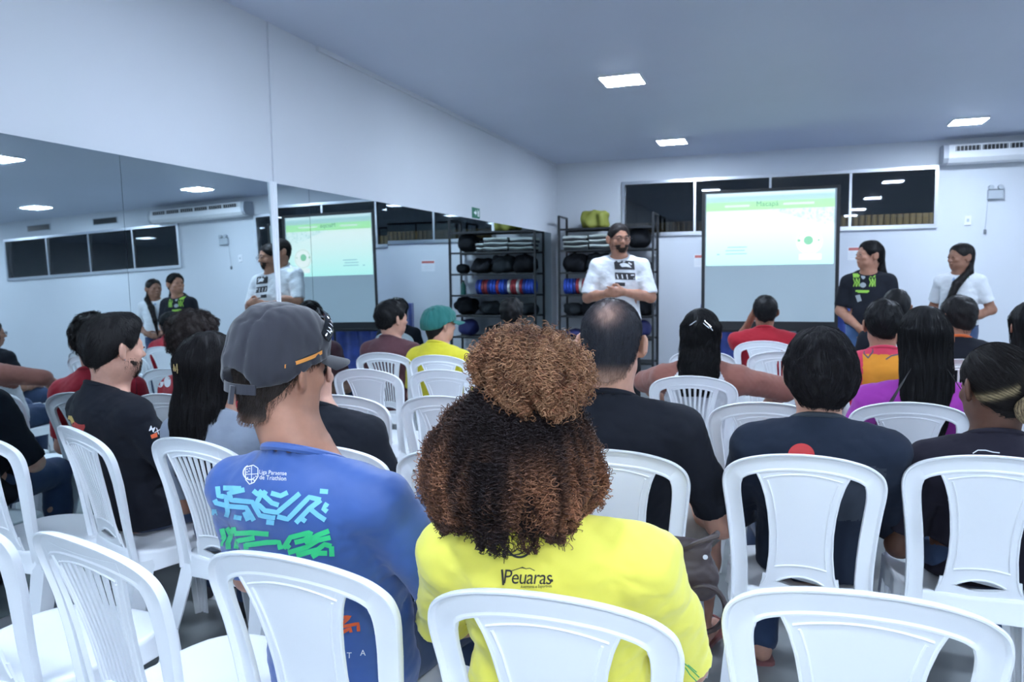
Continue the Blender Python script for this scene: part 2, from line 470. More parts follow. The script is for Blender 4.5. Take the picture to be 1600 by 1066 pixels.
# ceiling lamps
M['lamp'] = mat('lamp_diffuser', (.9, .93, 1), .4, emit=LAMP_COLOR, es=LAMP_STRENGTH)
def lamp(x, y, label):
    t = empty('ceiling_light', (x, y, HC), label=label, cat='ceiling light', group='square LED panels on the ceiling')
    if not lamp.me:
        b = MB(); s = .155
        b.box((-s, -s, -.016), (s, -s + .008, 0)).box((-s, s - .008, -.016), (s, s, 0)).box((-s, -s + .008, -.016), (-s + .008, s - .008, 0)).box((s - .008, -s + .008, -.016), (s, s - .008, 0))
        lamp.me.append(b.mesh('lamp_frame')); lamp.me[0].materials.append(M['white_gloss'])
        b = MB().cbox((-s + .008, -s + .008, -.018), (s - .008, s - .008, -.002), .004)
        lamp.me.append(b.mesh('diffuser')); lamp.me[1].materials.append(M['lamp'])
    for nme, me in zip(('lamp_frame', 'diffuser'), lamp.me):
        o = bpy.data.objects.new(nme, me); COL.objects.link(o); o.parent = t
lamp.me = []
LX = (-1.13, 1.74, 4.6, 7.45); LY = (8.74, 5.87, 3.0, .13, -1.9)
for i, x in enumerate(LX):
    for j, y in enumerate(LY):
        if (i, j) == (0, 0): L = 'smallest lit square LED ceiling panel, toward the rack and screen'
        elif (i, j) == (0, 1): L = 'largest lit square LED ceiling panel above the standing speaker'
        elif (i, j) == (1, 0): L = 'square LED ceiling panel next to the air conditioner'
        elif i == 2: L = 'square LED ceiling panel seen only in the mirror, %s row' % ('far', 'middle', 'near', 'rear', 'last')[j]
        elif i == 3: L = 'square LED ceiling panel at the far end of the hall, %s row' % ('window', 'second', 'third', 'rear', 'last')[j]
        else: L = 'square LED ceiling panel %s, outside the view' % ('over the seats by the mirror', 'above the camera by the mirror', 'behind the camera by the mirror', '', 'over the front seats', 'over the middle seats', 'above the camera in the middle bay', 'behind the camera in the middle bay')[i * 4 + j - 2 + (i == 1) * 1]
        lamp(x, y, L)

# air conditioners under the ceiling
def aircon(x0, ln, label):
    t = empty('air_conditioner', (x0, YB, HC - .30), label=label, cat='air conditioner')
    pr = [(-.01, .02), (-.10, .0), (-.20, .015), (-.245, .06), (-.25, .12), (-.235, .165), (-.225, .205), (-.16, .22), (-.01, .22)]
    b = MB(); b.loft([[(x, p[0], p[1]) for p in pr] for x in (.05, ln - .05)]); b.build('body', M['white_gloss'], t, smooth=True, sharp=30)
    for xa, xb in ((0, .05), (ln - .05, ln)):
        b = MB(); b.loft([[(x, p[0] * .98, p[1] * .97 + .004) for p in pr] for x in (xa, xb)]); b.build('end_cap', mat('grey_plastic', (.45, .48, .52), .4) if 'gp' not in M else M['gp'], t, smooth=True, sharp=30)
    b = MB(); b.box((.10, -.2495, .132), (ln - .10, -.20, .185)); b.build('grille', M['black_plastic'], t)
    b = MB(); n = 6
    for i in range(n + 1):
        x = .10 + i * (ln - .2) / n; b.box((x - .008, -.253, .13), (x + .008, -.24, .187))
    for i in range(n * 7):
        x = .10 + (i + .5) * (ln - .2) / (n * 7); b.box((x - .002, -.2515, .132), (x + .002, -.249, .185))
    b.build('grille_slats', M['white_gloss'], t)
aircon(1.70, 1.75, 'long white air conditioner mounted high on the wall under the ceiling')
for x_, l_ in ((4.5, 'dark air vent above the second window, seen only in the mirror, nearer the air conditioner'), (5.9, 'dark air vent above the far end of the second window, seen only in the mirror')):
    e = empty('air_vent', (x_, YB, 2.64), label=l_, cat='air vent'); box('vent_frame', (-.25, -.01, 0), (.25, 0, .11), M['grey'], e); box('vent_opening', (-.235, -.012, .012), (.235, -.01, .098), M['black_plastic'], e)
e = empty('emergency_light', (2.255, YB, 2.15), label='small grey emergency light box on the wall below the air conditioner', cat='emergency light')
MB().cbox((-.075, -.05, 0), (.075, 0, .10)).build('case', M['grey'], e)
for x in (-.045, .045): MB().lathe([(.001, -.06), (.026, -.06), (.030, -.03), (.02, -.005), (.001, -.005)], (x, 0, .128), 14, 'y').build('lamp_head', M['grey'], e, smooth=True)
box('rail', (-.07, -.052, .098), (.07, -.004, .106), M['dgrey'], e)
o = MB().tube([(-.068, -.01, 0), (-.072, -.008, -.12), (-.078, -.008, -.25), (-.085, -.008, -.33)], .003, 6).build('cable', M['grey'], e)
MB().cbox((-.098, -.03, -.38), (-.072, -.002, -.33)).build('plug', M['dgrey'], e)
e = empty('wall_switch', (2.0, YB, 1.87), label='white light switch plate on the wall under the air conditioner', cat='switch')
MB().cbox((-.035, -.01, 0), (.035, 0, .11)).build('switch_plate', M['white_gloss'], e); box('rocker', (-.012, -.015, .04), (.012, -.01, .075), M['grey'], e)
def notice(x, z, label):
    e = empty('wall_notice', (x, YB, z), label=label, cat='notice')
    box('sheet', (0, -.004, 0), (.21, 0, .155), M['white_gloss'], e)
    rd = M.setdefault('notice_red', mat('notice_red', (.55, .16, .14), .6))
    b = MB().box((.008, -.005, .113), (.202, -.004, .147)); b.build('header', rd, e)
    b = MB().box((.008, -.005, .008), (.202, -.004, .010)).box((.008, -.005, .008), (.010, -.004, .11)).box((.200, -.005, .008), (.202, -.004, .11)); 
    for i in range(4): b.box((.02, -.005, .03 + i * .02), (.19 - .03 * (i % 2), -.004, .034 + i * .02))
    b.build('print', M['grey'], e)
notice(-1.0, 1.455, 'paper notice with red heading on the wall beside the black rack')
notice(.77, 1.505, 'paper notice with red heading behind the woman in black')

# ------------------------------------------------------------------ projector screen, table
SY = 8.6; sx0, sx1, sz0, sz1 = -.755, .555, .853, 2.225
e = empty('projector_screen', (-.10, SY, 0), label='free-standing projector screen with black borders showing a pale green slide', cat='projector screen')
hw = (sx1 - sx0) / 2
M['fabric'] = mat('screen_fabric', (.62, .72, .75), .8)
box('screen_fabric', (-hw, 0, sz0), (hw, .004, sz1), M['fabric'], e)
b = MB().box((-hw - .035, -.004, sz0), (-hw, .006, sz1)).box((hw, -.004, sz0), (hw + .035, .006, sz1)).box((-hw - .035, -.004, sz1), (hw + .035, .006, sz1 + .03))
b.box((-hw - .035, -.004, sz0 - .075), (hw + .035, .006, sz0)); b.build('black_border', M['black_plastic'], e)
MB().tube([(-hw - .05, .03, sz0 - .09), (hw + .05, .03, sz0 - .09)], .03, 14).build('roller_case', M['black_metal'], e, smooth=True)
b = MB().tube([(0, .07, .25), (0, .07, sz1 + .03)], .014, 10)
b.build('pole', M['black_metal'], e, smooth=True)
for a in (90, 210, 330): MB().tube([(0, .07, .40), (.26 * cos(R(a)), .05 + .26 * sin(R(a)), .012)], .011, 8).build('leg', M['black_metal'], e, smooth=True)
def slide_mat():
    mt = bpy.data.materials.new('projected_slide'); mt.use_nodes = True; nt = mt.node_tree; N = nt.nodes; Lk = nt.links
    b = N['Principled BSDF']; b.inputs['Base Color'].default_value = (.3, .35, .35, 1); b.inputs['Roughness'].default_value = .8
    tc = N.new('ShaderNodeTexCoord'); sp = N.new('ShaderNodeSeparateXYZ'); Lk.new(tc.outputs['Object'], sp.inputs[0])
    def ramp(src, lo, hi, stops):
        mr = N.new('ShaderNodeMapRange'); mr.inputs[1].default_value = lo; mr.inputs[2].default_value = hi; Lk.new(src, mr.inputs[0])
        r = N.new('ShaderNodeValToRGB'); el = r.color_ramp.elements
        while len(el) < len(stops): el.new(.5)
        for q, (p, c) in zip(el, stops): q.position = p; q.color = tuple(c) + (1,)
        Lk.new(mr.outputs[0], r.inputs[0]); return r.outputs[0]
    z0 = sz1 - .563 * (sz1 - sz0)
    zc = ramp(sp.outputs['Z'], z0, sz1, [(0, (.50, 1.0, .90)), (.45, (.80, 1, .94)), (.70, (.92, 1, .96)), (.745, (.85, 1, .9)), (.76, (.42, .93, .36)), (.86, (.40, .90, .40)), (.875, (.45, .72, .66)), (.93, (.40, .68, .70)), (.96, (.68, .9, .93)), (1, (.75, .95, .97))])
    # a slanting crowd of bright seats on the far bank
    n = N.new('ShaderNodeTexVoronoi'); n.inputs['Scale'].default_value = 46; Lk.new(tc.outputs['Object'], n.inputs['Vector'])
    cr = N.new('ShaderNodeValToRGB'); cr.color_ramp.elements[0].color = (.30, .62, .60, 1); cr.color_ramp.elements[1].color = (.82, 1, .98, 1)
    cr.color_ramp.elements[0].position = .1; cr.color_ramp.elements[1].position = .5; Lk.new(n.outputs['Color'], cr.inputs[0])
    # mask: between line z = 2.03 - .16x(ish) and 2.035
    a = N.new('ShaderNodeMath'); a.operation = 'MULTIPLY_ADD'; Lk.new(sp.outputs['X'], a.inputs[0]); a.inputs[1].default_value = .30; Lk.new(sp.outputs['Z'], a.inputs[2])
    g = N.new('ShaderNodeMath'); g.operation = 'GREATER_THAN'; Lk.new(a.outputs[0], g.inputs[0]); g.inputs[1].default_value = 2.03
    l = N.new('ShaderNodeMath'); l.operation = 'LESS_THAN'; Lk.new(sp.outputs['Z'], l.inputs[0]); l.inputs[1].default_value = 2.035
    mm = N.new('ShaderNodeMath'); mm.operation = 'MULTIPLY'; Lk.new(g.outputs[0], mm.inputs[0]); Lk.new(l.outputs[0], mm.inputs[1])
    m2 = N.new('ShaderNodeMath'); m2.operation = 'MULTIPLY'; Lk.new(mm.outputs[0], m2.inputs[0]); m2.inputs[1].default_value = .75
    mx = N.new('ShaderNodeMix'); mx.data_type = 'RGBA'; Lk.new(m2.outputs[0], mx.inputs['Factor']); Lk.new(zc, mx.inputs['A']); Lk.new(cr.outputs[0], mx.inputs['B'])
    Lk.new(mx.outputs['Result'], b.inputs['Emission Color']); b.inputs['Emission Strength'].default_value = .40
    return mt
z0 = sz1 - .563 * (sz1 - sz0)
box('projected_slide', (-hw + .012, -.0015, z0), (hw - .018, -.0002, sz1 - .008), slide_mat(), e)
def emis(n, c, s=.9):
    return M.setdefault('em_' + n, mat('slide_' + n, (.2, .2, .2), .8, emit=c, es=s * .44))
def disc(b, cx, cz, r, y, n=28, r0=0):
    if r0:
        vs = [(cx + q * cos(2 * pi * k / n), y, cz + q * sin(2 * pi * k / n)) for q in (r0, r) for k in range(n)]
        b.add(vs, [(k, (k + 1) % n, n + (k + 1) % n, n + k) for k in range(n)])
    else: b.add([(cx + r * cos(2 * pi * k / n), y, cz + r * sin(2 * pi * k / n)) for k in range(n)], [tuple(range(n))])
b = MB(); disc(b, .40, 1.685, .13, -.003); b.box((.30, -.003, 1.50), (.52, -.0025, 1.56))
b.build('slide_emblem', emis('white', (.95, 1, .98), .98), e)
b = MB(); disc(b, .39, 1.70, .045, -.0045); disc(b, .30, 1.70, .014, -.0045); disc(b, .49, 1.70, .01, -.0045); disc(b, .40, 1.685, .118, -.0045, r0=.114)
b.build('emblem_leaf', emis('green', (.25, .75, .45), .8), e)
def text_mesh(s, size, space=1.0, extr=0.0, bold=0.0):
    cu = bpy.data.curves.new('t', 'FONT'); cu.body = s; cu.size = size; cu.extrude = extr; cu.space_character = space; cu.align_x = 'CENTER'; cu.resolution_u = 3; cu.offset = bold
    o = bpy.data.objects.new('t', cu); COL.objects.link(o)
    dg = bpy.context.evaluated_depsgraph_get(); me = bpy.data.meshes.new_from_object(o.evaluated_get(dg))
    vs = [v.co.copy() for v in me.vertices]; fs = [tuple(p.vertices) for p in me.polygons]
    bpy.data.objects.remove(o); bpy.data.curves.remove(cu); bpy.data.meshes.remove(me)
    return vs, fs
vs, fs = text_mesh('Macapá', .075)
MB().add([(v.x - .02, -.003, v.y + 2.07) for v in vs], fs).build('slide_title', emis('dark', (.12, .42, .32), .7), e)
for xa_, xb_, za_ in ((.14, .44, 2.075), (-.45, -.2, 2.07)): box('slide_caption', (xa_, -.003, za_), (xb_, -.0025, za_ + .022), emis('pale', (.75, 1, .85), .9), e)
b = MB()
for i, (xa, xb) in enumerate(((-.44, -.22), (-.44, -.24), (-.42, -.22))): b.box((xa, -.003, 1.57 + i * .035), (xb, -.0025, 1.582 + i * .035))
b.box((-.53, -.003, 1.565), (-.50, -.0025, 1.58)); b.build('slide_credits', emis('teal', (.35, .75, .85), .8), e)

# table with blue cloth
TX0, TX1, TY0, TY1, TZ = -.82, .85, 8.95, 9.55, 1.02
t = empty('folding_table', ((TX0 + TX1) / 2, (TY0 + TY1) / 2, 0), label='tall table under the blue cloth behind the projector screen', cat='table')
cx, cy = (TX0 + TX1) / 2, (TY0 + TY1) / 2
MB().cbox((TX0 + .02 - cx, TY0 + .02 - cy, TZ - .035), (TX1 - .02 - cx, TY1 - .02 - cy, TZ - .004)).build('tabletop', M['white_gloss'], t)
for x in (TX0 + .12 - cx, TX1 - .12 - cx):
    for y in (TY0 + .08 - cy, TY1 - .08 - cy): MB().tube([(x, y, 0), (x, y, TZ - .035)], .014, 8).build('leg', M['black_metal'], t, smooth=True)
M['blue_cloth'] = mat('blue_satin', (.035, .07, .34), .45, spec=.5, sheen=.3, var=(9, .6))
def tablecloth():
    n = 260; per = []
    P = [(TX0, TY0), (TX1, TY0), (TX1, TY1), (TX0, TY1)]
    Ls = [TX1 - TX0, TY1 - TY0, TX1 - TX0, TY1 - TY0]; tot = sum(Ls)
    for i in range(n):
        d = i / n * tot; k = 0
        while d > Ls[k]: d -= Ls[k]; k += 1
        a, b2 = P[k], P[(k + 1) % 4]; u = d / Ls[k]
        p = (a[0] + (b2[0] - a[0]) * u, a[1] + (b2[1] - a[1]) * u); nr = ((0, -1), (1, 0), (0, 1), (-1, 0))[k]
        per.append((p, nr, i / n * tot))
    rings = []
    for z, am in ((TZ + .003, 0), (TZ + .001, .3), (TZ - .03, .5), (TZ - .15, .8), (.45, 1), (.2, 1.15), (.03, 1.2)):
        rings.append([(p[0] + nr[0] * (.006 + .012 * am * (1 + sin(s * 42 + 2 * sin(s * 5)))), p[1] + nr[1] * (.006 + .012 * am * (1 + sin(s * 42 + 2 * sin(s * 5)))), z) for p, nr, s in per])
    b = MB(); b.loft(rings, cap=False); b.f.append(tuple(range(n)))
    return b.mesh('tablecloth', True, 50)
tag(link('tablecloth', tablecloth(), M['blue_cloth']), 'pleated royal blue cloth covering the tall table behind the projector screen', 'tablecloth')
t = empty('side_table', (-.03, 7.7, 0), label='small black table carrying the laptop in front of the screen', cat='table')
MB().cbox((-.28, -.2, .585), (.28, .2, .61)).build('tabletop', M['black_plastic'], t)
for x in (-.25, .25):
    for y in (-.17, .17): MB().tube([(x, y, 0), (x, y, .587)], .013, 8).build('leg', M['black_metal'], t, smooth=True)
e = empty('laptop', (-.03, 7.70, .611), R(14), 'small open laptop with a pale green lit display on the small black table', 'laptop')
MB().cbox((-.16, -.11, 0), (.16, .11, .018), .004).build('keyboard_base', M['dgrey'], e)
b = MB(); b.box((-.16, -.003, 0), (.16, .003, .20)); o = b.build('display_lid', M['dgrey'], e); o.location = (0, -.115, .018); o.rotation_euler = (R(14), 0, 0)
o2 = MB().box((-.145, -.0045, .03), (.145, -.0035, .185)).build('display', emis('lap', (.25, .9, .65), .5), e); o2.location = (0, -.115, .018); o2.rotation_euler = (R(14), 0, 0)

# ------------------------------------------------------------------ black rack with gym gear
RX0, RX1, RY0, RY1 = -2.62, -1.44, 9.42, 9.80
t = empty('shelving_rack', ((RX0 + RX1) / 2, (RY0 + RY1) / 2, 0), label='tall black metal rack of gym gear in the corner beside the mirror', cat='shelf')
ox, oy = (RX0 + RX1) / 2, (RY0 + RY1) / 2
SH = [.28, .58, .86, 1.13, 1.41, 1.69, 1.955]
for x in (RX0, RX1):
    for y in (RY0, RY1):
        MB().cbox((x - ox - .014, y - oy - .014, 0), (x - ox + .014, y - oy + .014, 2.12), .003).build('post', M['black_metal'], t)
    MB().cbox((x - ox - .012, RY0 - oy - .012, 2.10), (x - ox + .012, RY1 - oy + .012, 2.124), .003).build('top_rail', M['black_metal'], t)
for z in SH:
    b = MB().cbox((RX0 - ox + .015, RY0 - oy - .01, z - .022), (RX1 - ox - .015, RY0 - oy + .01, z + .004), .003).cbox((RX0 - ox + .015, RY1 - oy - .01, z - .022), (RX1 - ox - .015, RY1 - oy + .01, z + .004), .003)
    b.box((RX0 - ox + .014, RY0 - oy, z - .004), (RX1 - ox - .014, RY1 - oy, z)); b.build('shelf_board', M['black_metal'], t)
def blob(name, c, r, m, label, cat, group=None, n=2.6, seed=1, h=.012, fold=.006, extra=None):
    f = Field(); f.ell((0, 0, r[2]), r, n=n, k=.01); f.cut(lambda X, Y, Z: -Z - .0 * X)
    if extra: extra(f)
    f.fold(fold, 30, seed)
    V, F = f.build(h); V = V[:]; V[:, 2] = np.maximum(V[:, 2], 0)
    o = link(name, np_mesh(name, V, F), m); o.location = c; return tag(o, label, cat, group)
M['lime_bag'] = mat('lime_nylon', (.24, .25, .04), .6, bump=(40, .4, .004)); M['bag_black'] = mat('black_nylon', (.012, .013, .016), .85, spec=.15, bump=(50, .3, .003))
M['bag_dark'] = mat('dark_grey_nylon', (.022, .026, .03), .85, spec=.15, bump=(50, .3, .003)); M['navy'] = mat('navy_nylon', (.03, .035, .15), .6, bump=(50, .3, .003))
M['towel'] = mat('pale_towel', (.60, .66, .62), .9, bump=(200, .4, .003)); M['towel_dark'] = mat('dark_mat_foam', (.03, .035, .04), .8)
def neck(f): f.seg((.05, 0, .10), (.14, 0, .17), .06, .05, k=.03)
blob('gym_bag', (-2.20, 9.60, SH[6] + .004), (.165, .14, .105), M['lime_bag'], 'crumpled lime green bag lying on top of the black rack', 'bag', extra=lambda f: f.ell((-.03, 0, .16), (.10, .10, .05), k=.03, n=3), seed=4, n=5, fold=.014)
blob('backpack', (-1.64, 9.60, SH[5] + .004), (.14, .14, .125), M['bag_black'], 'bulging black backpack beside the foam mats on the upper shelf', 'bag', seed=5)
# folded mats: alternating dark and pale slabs
def slabs(cx, n, label, wd=.17, seed=0):
    rg = random.Random(seed); t = empty('folded_mats', (cx, 9.60, SH[5] + .004), label=label, cat='exercise mats', group='stacked mats on the upper shelf')
    z = 0
    for i in range(n):
        th = rg.uniform(.026, .034); dx = rg.uniform(-.012, .012); wv = rg.uniform(-.01, .01)
        b = MB(); rings = []
        for k in range(9):
            x = -wd + 2 * wd * k / 8; zz = z + .004 * sin(k * .9 + i); b_ = .008
            rings.append([(x + dx, -.15 + b_, zz), (x + dx, .15, zz), (x + dx, .15, zz + th - .002), (x + dx, -.15 + b_, zz + th - .002), (x + dx, -.15 + wv - .004, zz + th / 2)])
        b.loft(rings); b.build('mat', M['towel_dark'] if i % 2 == 0 else M['towel'], t, smooth=True, sharp=50)
        z += th
slabs(-2.42, 6, 'pile of black and white folded mats on the upper shelf, next to the rack post', .155, 1)
slabs(-2.08, 6, 'pile of black and white folded mats on the upper shelf, middle pile', .165, 2)
slabs(-1.86 + .0, 4, 'short pile of folded mats on the upper shelf beside the backpack', .055, 3)
for k, (x, r, hh, lb) in enumerate(((-2.44, .155, .115, 'dark duffel bag on the second shelf nearest the corner'), (-2.13, .165, .12, 'dark duffel bag on the second shelf, middle one'), (-1.84, .13, .095, 'flat dark bag on the second shelf behind the speaker'))):
    blob('duffel_bag', (x, 9.6, SH[4] + .004), (r, .14, hh), M['bag_black'] if k != 1 else M['bag_dark'], lb, 'bag', 'bags on the second shelf', n=3.2, seed=10 + k, fold=.014)
blob('shoe_bag', (-1.56, 9.6, SH[4] + .004), (.085, .10, .065), M['bag_dark'], 'small round dark bag at the end of the second shelf', 'bag', seed=14)
cols = {'blue': (.03, .09, .55), 'red': (.40, .04, .05), 'white': (.7, .68, .66), 'maroon': (.22, .03, .04), 'navy': (.03, .05, .25)}
for k in cols: M['disc_' + k] = mat('rubber_' + k, cols[k], .5)
def plate(): 
    return MB().lathe([(.018, -.014), (.05, -.014), (.055, -.018), (.095, -.018), (.10, -.010), (.10, .010), (.095, .018), (.055, .018), (.05, .014), (.018, .014)], (0, 0, .10), 20, 'x').mesh('weight_plate', True, 40)
seq = ['blue', 'blue', 'blue', 'navy', 'red', 'white', 'red', 'red', 'white', 'navy', 'blue', 'blue', 'red', 'blue', 'blue', 'navy', 'red', 'maroon', 'blue', 'navy']
for i, c in enumerate(seq):
    me = plate(); o = link('weight_plate', me, M['disc_' + c]); o.location = (-2.565 + i * .0405, 9.56, SH[3] + .0045)
    if i == 19: lb = 'end %s weight plate of the shelf row, nearest the green bottle' % c
    elif i == 0: lb = 'first %s weight plate of the shelf row, against the rack post' % c
    else: lb = '%s weight plate, %s from the corner post, between %s and %s plates' % (c, ('', 'second', 'third', 'fourth', 'fifth', 'sixth', 'seventh', 'eighth', 'ninth', 'tenth', 'eleventh', 'twelfth', 'thirteenth', 'fourteenth', 'fifteenth', 'sixteenth', 'seventeenth', 'eighteenth', 'nineteenth')[i], seq[i - 1], seq[i + 1])
    tag(o, lb, 'weight plate', 'weight plates standing in a row on the rack')
e = empty('water_bottle', (-1.565, 9.56, SH[3] + .005), label='dark green bottle standing on the rack behind the speaker', cat='bottle')
M['gb'] = mat('green_bottle', (.02, .16, .12), .3)
MB().lathe([(.001, 0), (.035, 0), (.036, .01), (.036, .12), (.02, .155), (.015, .17)], (0, 0, 0), 16).build('bottle_body', M['gb'], e, smooth=True)
MB().lathe([(.016, .17), (.017, .172), (.017, .19), (.001, .19)], (0, 0, 0), 14).build('bottle_cap', M['black_plastic'], e, smooth=True)
for k, (x, r, hh, c, lb) in enumerate(((-2.48, .12, .075, 'bag_dark', 'low dark bag on the third shelf from below, by the corner'), (-2.25, .13, .10, 'bag_black', 'rounded black bag under the weight plates'),
                                      (-1.95, .14, .09, 'bag_dark', 'black bag on the shelf behind the speaker waist'), (-1.60, .15, .115, 'bag_black', 'bulky black bag jutting over the rack end'))):
    blob('gear_bag', (x, 9.6, SH[2] + .004), (r, .15, hh), M[c], lb, 'bag', 'bags on the third shelf', seed=20 + k, fold=.014)
for k, (x, r, hh, c, lb) in enumerate(((-2.45, .11, .05, 'navy', 'flat purple navy bag on the lower shelf by the corner'), (-2.2, .10, .04, 'towel', 'folded pale towel on the lower shelf'), (-1.98, .10, .07, 'bag_dark', 'dark bag on the lower shelf, centre'), (-1.62, .13, .11, 'navy', 'stuffed navy blue bag on the lower shelf'))):
    blob('shelf_bag', (x, 9.6, SH[1] + .004), (r, .14, hh), M[c], lb, 'bag', 'things on the lower shelf', seed=30 + k)

# ------------------------------------------------------------------ monobloc chairs
def cr_spline(P, n):
    P = np.array(P, float); out = []
    m_ = len(P)
    for i in range(m_ - 1):
        p0 = P[max(i - 1, 0)]; p1 = P[i]; p2 = P[i + 1]; p3 = P[min(i + 2, m_ - 1)]
        for t in np.linspace(0, 1, n, endpoint=False):
            out.append(.5 * (2 * p1 + (p2 - p0) * t + (2 * p0 - 5 * p1 + 4 * p2 - p3) * t * t + (3 * p1 - p0 - 3 * p2 + p3) * t ** 3))
    out.append(P[-1]); return np.array(out)
def by(u, z):   # y of the back sheet
    return -.192 - .21 * (z - .44) - .10 * max(0, z - .62) ** 1.3 + .62 * u * u * min(1, max(0, (z - .40) / .3))
def chair_parts(ribbed):
    parts = {}
    # outer contour of the back frame
    O = cr_spline([(.190, .405), (.186, .46), (.186, .54), (.192, .63), (.201, .71), (.208, .765), (.2075, .797), (.196, .826), (.163, .852), (.110, .870), (.055, .879), (0, .882)], 5)
    O = np.concatenate([O, np.stack([-O[::-1][1:, 0], O[::-1][1:, 1]], 1)])
    n = len(O); T = np.gradient(O, axis=0); T /= np.linalg.norm(T, axis=1)[:, None]
    N = np.stack([-T[:, 1], T[:, 0]], 1)           # inward normal
    if (N[0] @ np.array([-1, 0])) < 0: N = -N
    s = np.abs(np.arange(n) - (n - 1) / 2) / ((n - 1) / 2)   # 0 at the top centre
    wd = .052 - .007 * ss((s - .45) / .2) + .008 * ss((s - .88) / .12)
    rings = []
    for i in range(n):
        prof = [(0, .002), (-.002, .010), (.0, .0165), (.0035, .0165), (.006, .010), (.009, .004), (wd[i] - .010, .0035), (wd[i] - .006, .007), (wd[i] - .002, .007), (wd[i], .003), (wd[i], -.004), (wd[i] - .006, -.006), (.008, -.006), (.001, -.003)]
        ring = []
        for c, d in prof:
            u, z = O[i] + N[i] * c
            ring.append((u, by(u, z) - d, z))
        rings.append(ring)
    b = MB(); b.loft(rings)
    # centre panel
    zz = np.linspace(.474, .842, 34)
    hwp = np.interp(zz, [.47, .49, .52, .58, .64, .70, .75, .79, .82, .85], [.106, .096, .089, .083, .083, .088, .096, .107, .120, .138])
    if ribbed: hwp = np.interp(zz, [.47, .50, .54, .60, .66, .72, .78, .82, .85], [.098, .086, .080, .082, .088, .098, .112, .124, .14])
    def strip(ua, ub, z0=0, z1=99, ridge=True, thick=.0045, taper=None):
        rr = []
        for q, z in enumerate(zz):
            if z < z0 or z > z1: continue
            a, c = ua(q, z), ub(q, z)
            if ridge: pr = [(a, .002), (a, .0085), (a + .3 * (c - a), .0105), (a + .7 * (c - a), .0105), (c, .006), (c, -.003), (a, -.004)]
            else: pr = [(a, .003), (.5 * (a + c), .0035), (c, .003), (c, -.002), (.5 * (a + c), -.002), (a, -.002)]
            rr.append([(u, by(u, z) - d, z) for u, d in pr])
        b.loft(rr)
    for sg in (-1, 1):
        strip(lambda q, z: sg * hwp[q], lambda q, z: sg * (hwp[q] - .020), 0, .838, ridge=False)
        rim = [(sg * (hwp[q] - .002), by(hwp[q], z) - .0045, z) for q, z in enumerate(zz) if z < .822]
        b.tube(rim, .0032, 6)
        fine = [(sg * (hwp[q] - .020), by(hwp[q] - .02, z) - .0045, z) for q, z in enumerate(zz) if .53 < z < .805]
        b.tube(fine, .0026, 6)
    LOW = .528
    def sheet(us, zf0, zf1, rows, d0=.0035, d1=-.0025):
        rr = []
        for q in range(rows):
            t = q / (rows - 1); row = []
            for u in us: z = zf0(u) + (zf1(u) - zf0(u)) * t; row.append((u, by(u, z) - d0, z))
            for u in us[::-1]: z = zf0(u) + (zf1(u) - zf0(u)) * t; row.append((u, by(u, z) - d1, z))
            rr.append(row)
        b.loft(rr)
    wl = float(np.interp(.5, zz, hwp)) - .006; us = np.linspace(-wl, wl, 15)
    slot_t = lambda u: .487 + .020 * max(0, 1 - (u / .062) ** 2); slot_b = lambda u: .4865 - .012 * max(0, 1 - (u / .062) ** 2)
    sheet(us, lambda u: .445, slot_b, 3); sheet(us, slot_t, lambda u: LOW + .012 * (1 - (u / .08) ** 2), 3)
    for sg in (-1, 1): b.loft([[(sg * x, by(x, z) - .0035, z) for x in (.072, wl + .016 + k)] + [(sg * x, by(x, z) + .0025, z) for x in (wl + .016 + k, .072)] for z, k in ((.44, .012), (.46, .006), (.49, -.002), (.51, -.004))])
    b.tube([(u, by(u, z) - .004, z) for u, z in [(u, .531 + .013 * (1 - (u / .08) ** 2)) for u in np.linspace(-.068, .068, 13)]], .0032, 6)
    b.tube([(u, by(u, z) - .004, z) for u, z in [(u, slot_t(u) + .003) for u in np.linspace(-.062, .062, 13)]], .003, 6)
    b.tube([(u, by(u, z) - .004, z) for u, z in [(u, .803 + .018 * (1 - (u / .1) ** 2)) for u in np.linspace(-.100, .100, 15)]], .0026, 6)
    if not ribbed:
        rr = []
        for q, z in enumerate(zz):
            if z < LOW - .01: continue
            us2 = np.linspace(-(hwp[q] - .018), hwp[q] - .018, 13)
            zl = lambda u: LOW + .012 * (1 - (u / .08) ** 2) - .002
            rr.append([(u, by(u, max(z, zl(u))) - .0035, max(z, zl(u))) for u in us2] + [(u, by(u, max(z, zl(u))) + .0025, max(z, zl(u))) for u in us2[::-1]])
        b.loft(rr)
    else:
        ns = 8
        for k in range(ns):
            f0 = -1 + 2 * (k + .5) / ns; hwk = .46 / ns
            strip(lambda q, z, f0=f0: (f0 - hwk) * (hwp[q] - .018), lambda q, z, f0=f0: (f0 + hwk) * (hwp[q] - .018), .525, .83, ridge=False)
        rr = []
        for u in np.linspace(-1, 1, 13):
            z1_ = .803 + .018 * (1 - u * u); z2_ = .845; wv = .118
            rr.append([(u * wv, by(u * wv, z1_) - .004, z1_), (u * wv, by(u * wv, z2_) - .004, z2_), (u * wv, by(u * wv, z2_) + .002, z2_), (u * wv, by(u * wv, z1_) + .002, z1_)])
        b.loft(rr)
    parts['backrest'] = b.mesh('backrest_ribbed' if ribbed else 'backrest', True, 42)
    # seat
    nA = 56
    def outline(a, s=1.0):
        x, y = cos(a), sin(a)
        rx = .208 if y > 0 else .198; ry = .225 if y > 0 else .205
        nn = 3.4 if y > 0 else 4.2
        r = (abs(x / rx) ** nn + abs(y / ry) ** nn) ** (-1 / nn)
        return r * x * s, r * y * s
    def ring(s, zf):
        out = []
        for k in range(nA):
            a = 2 * pi * k / nA; x, y = outline(a, s); out.append((x, y, zf(x, y)))
        return out
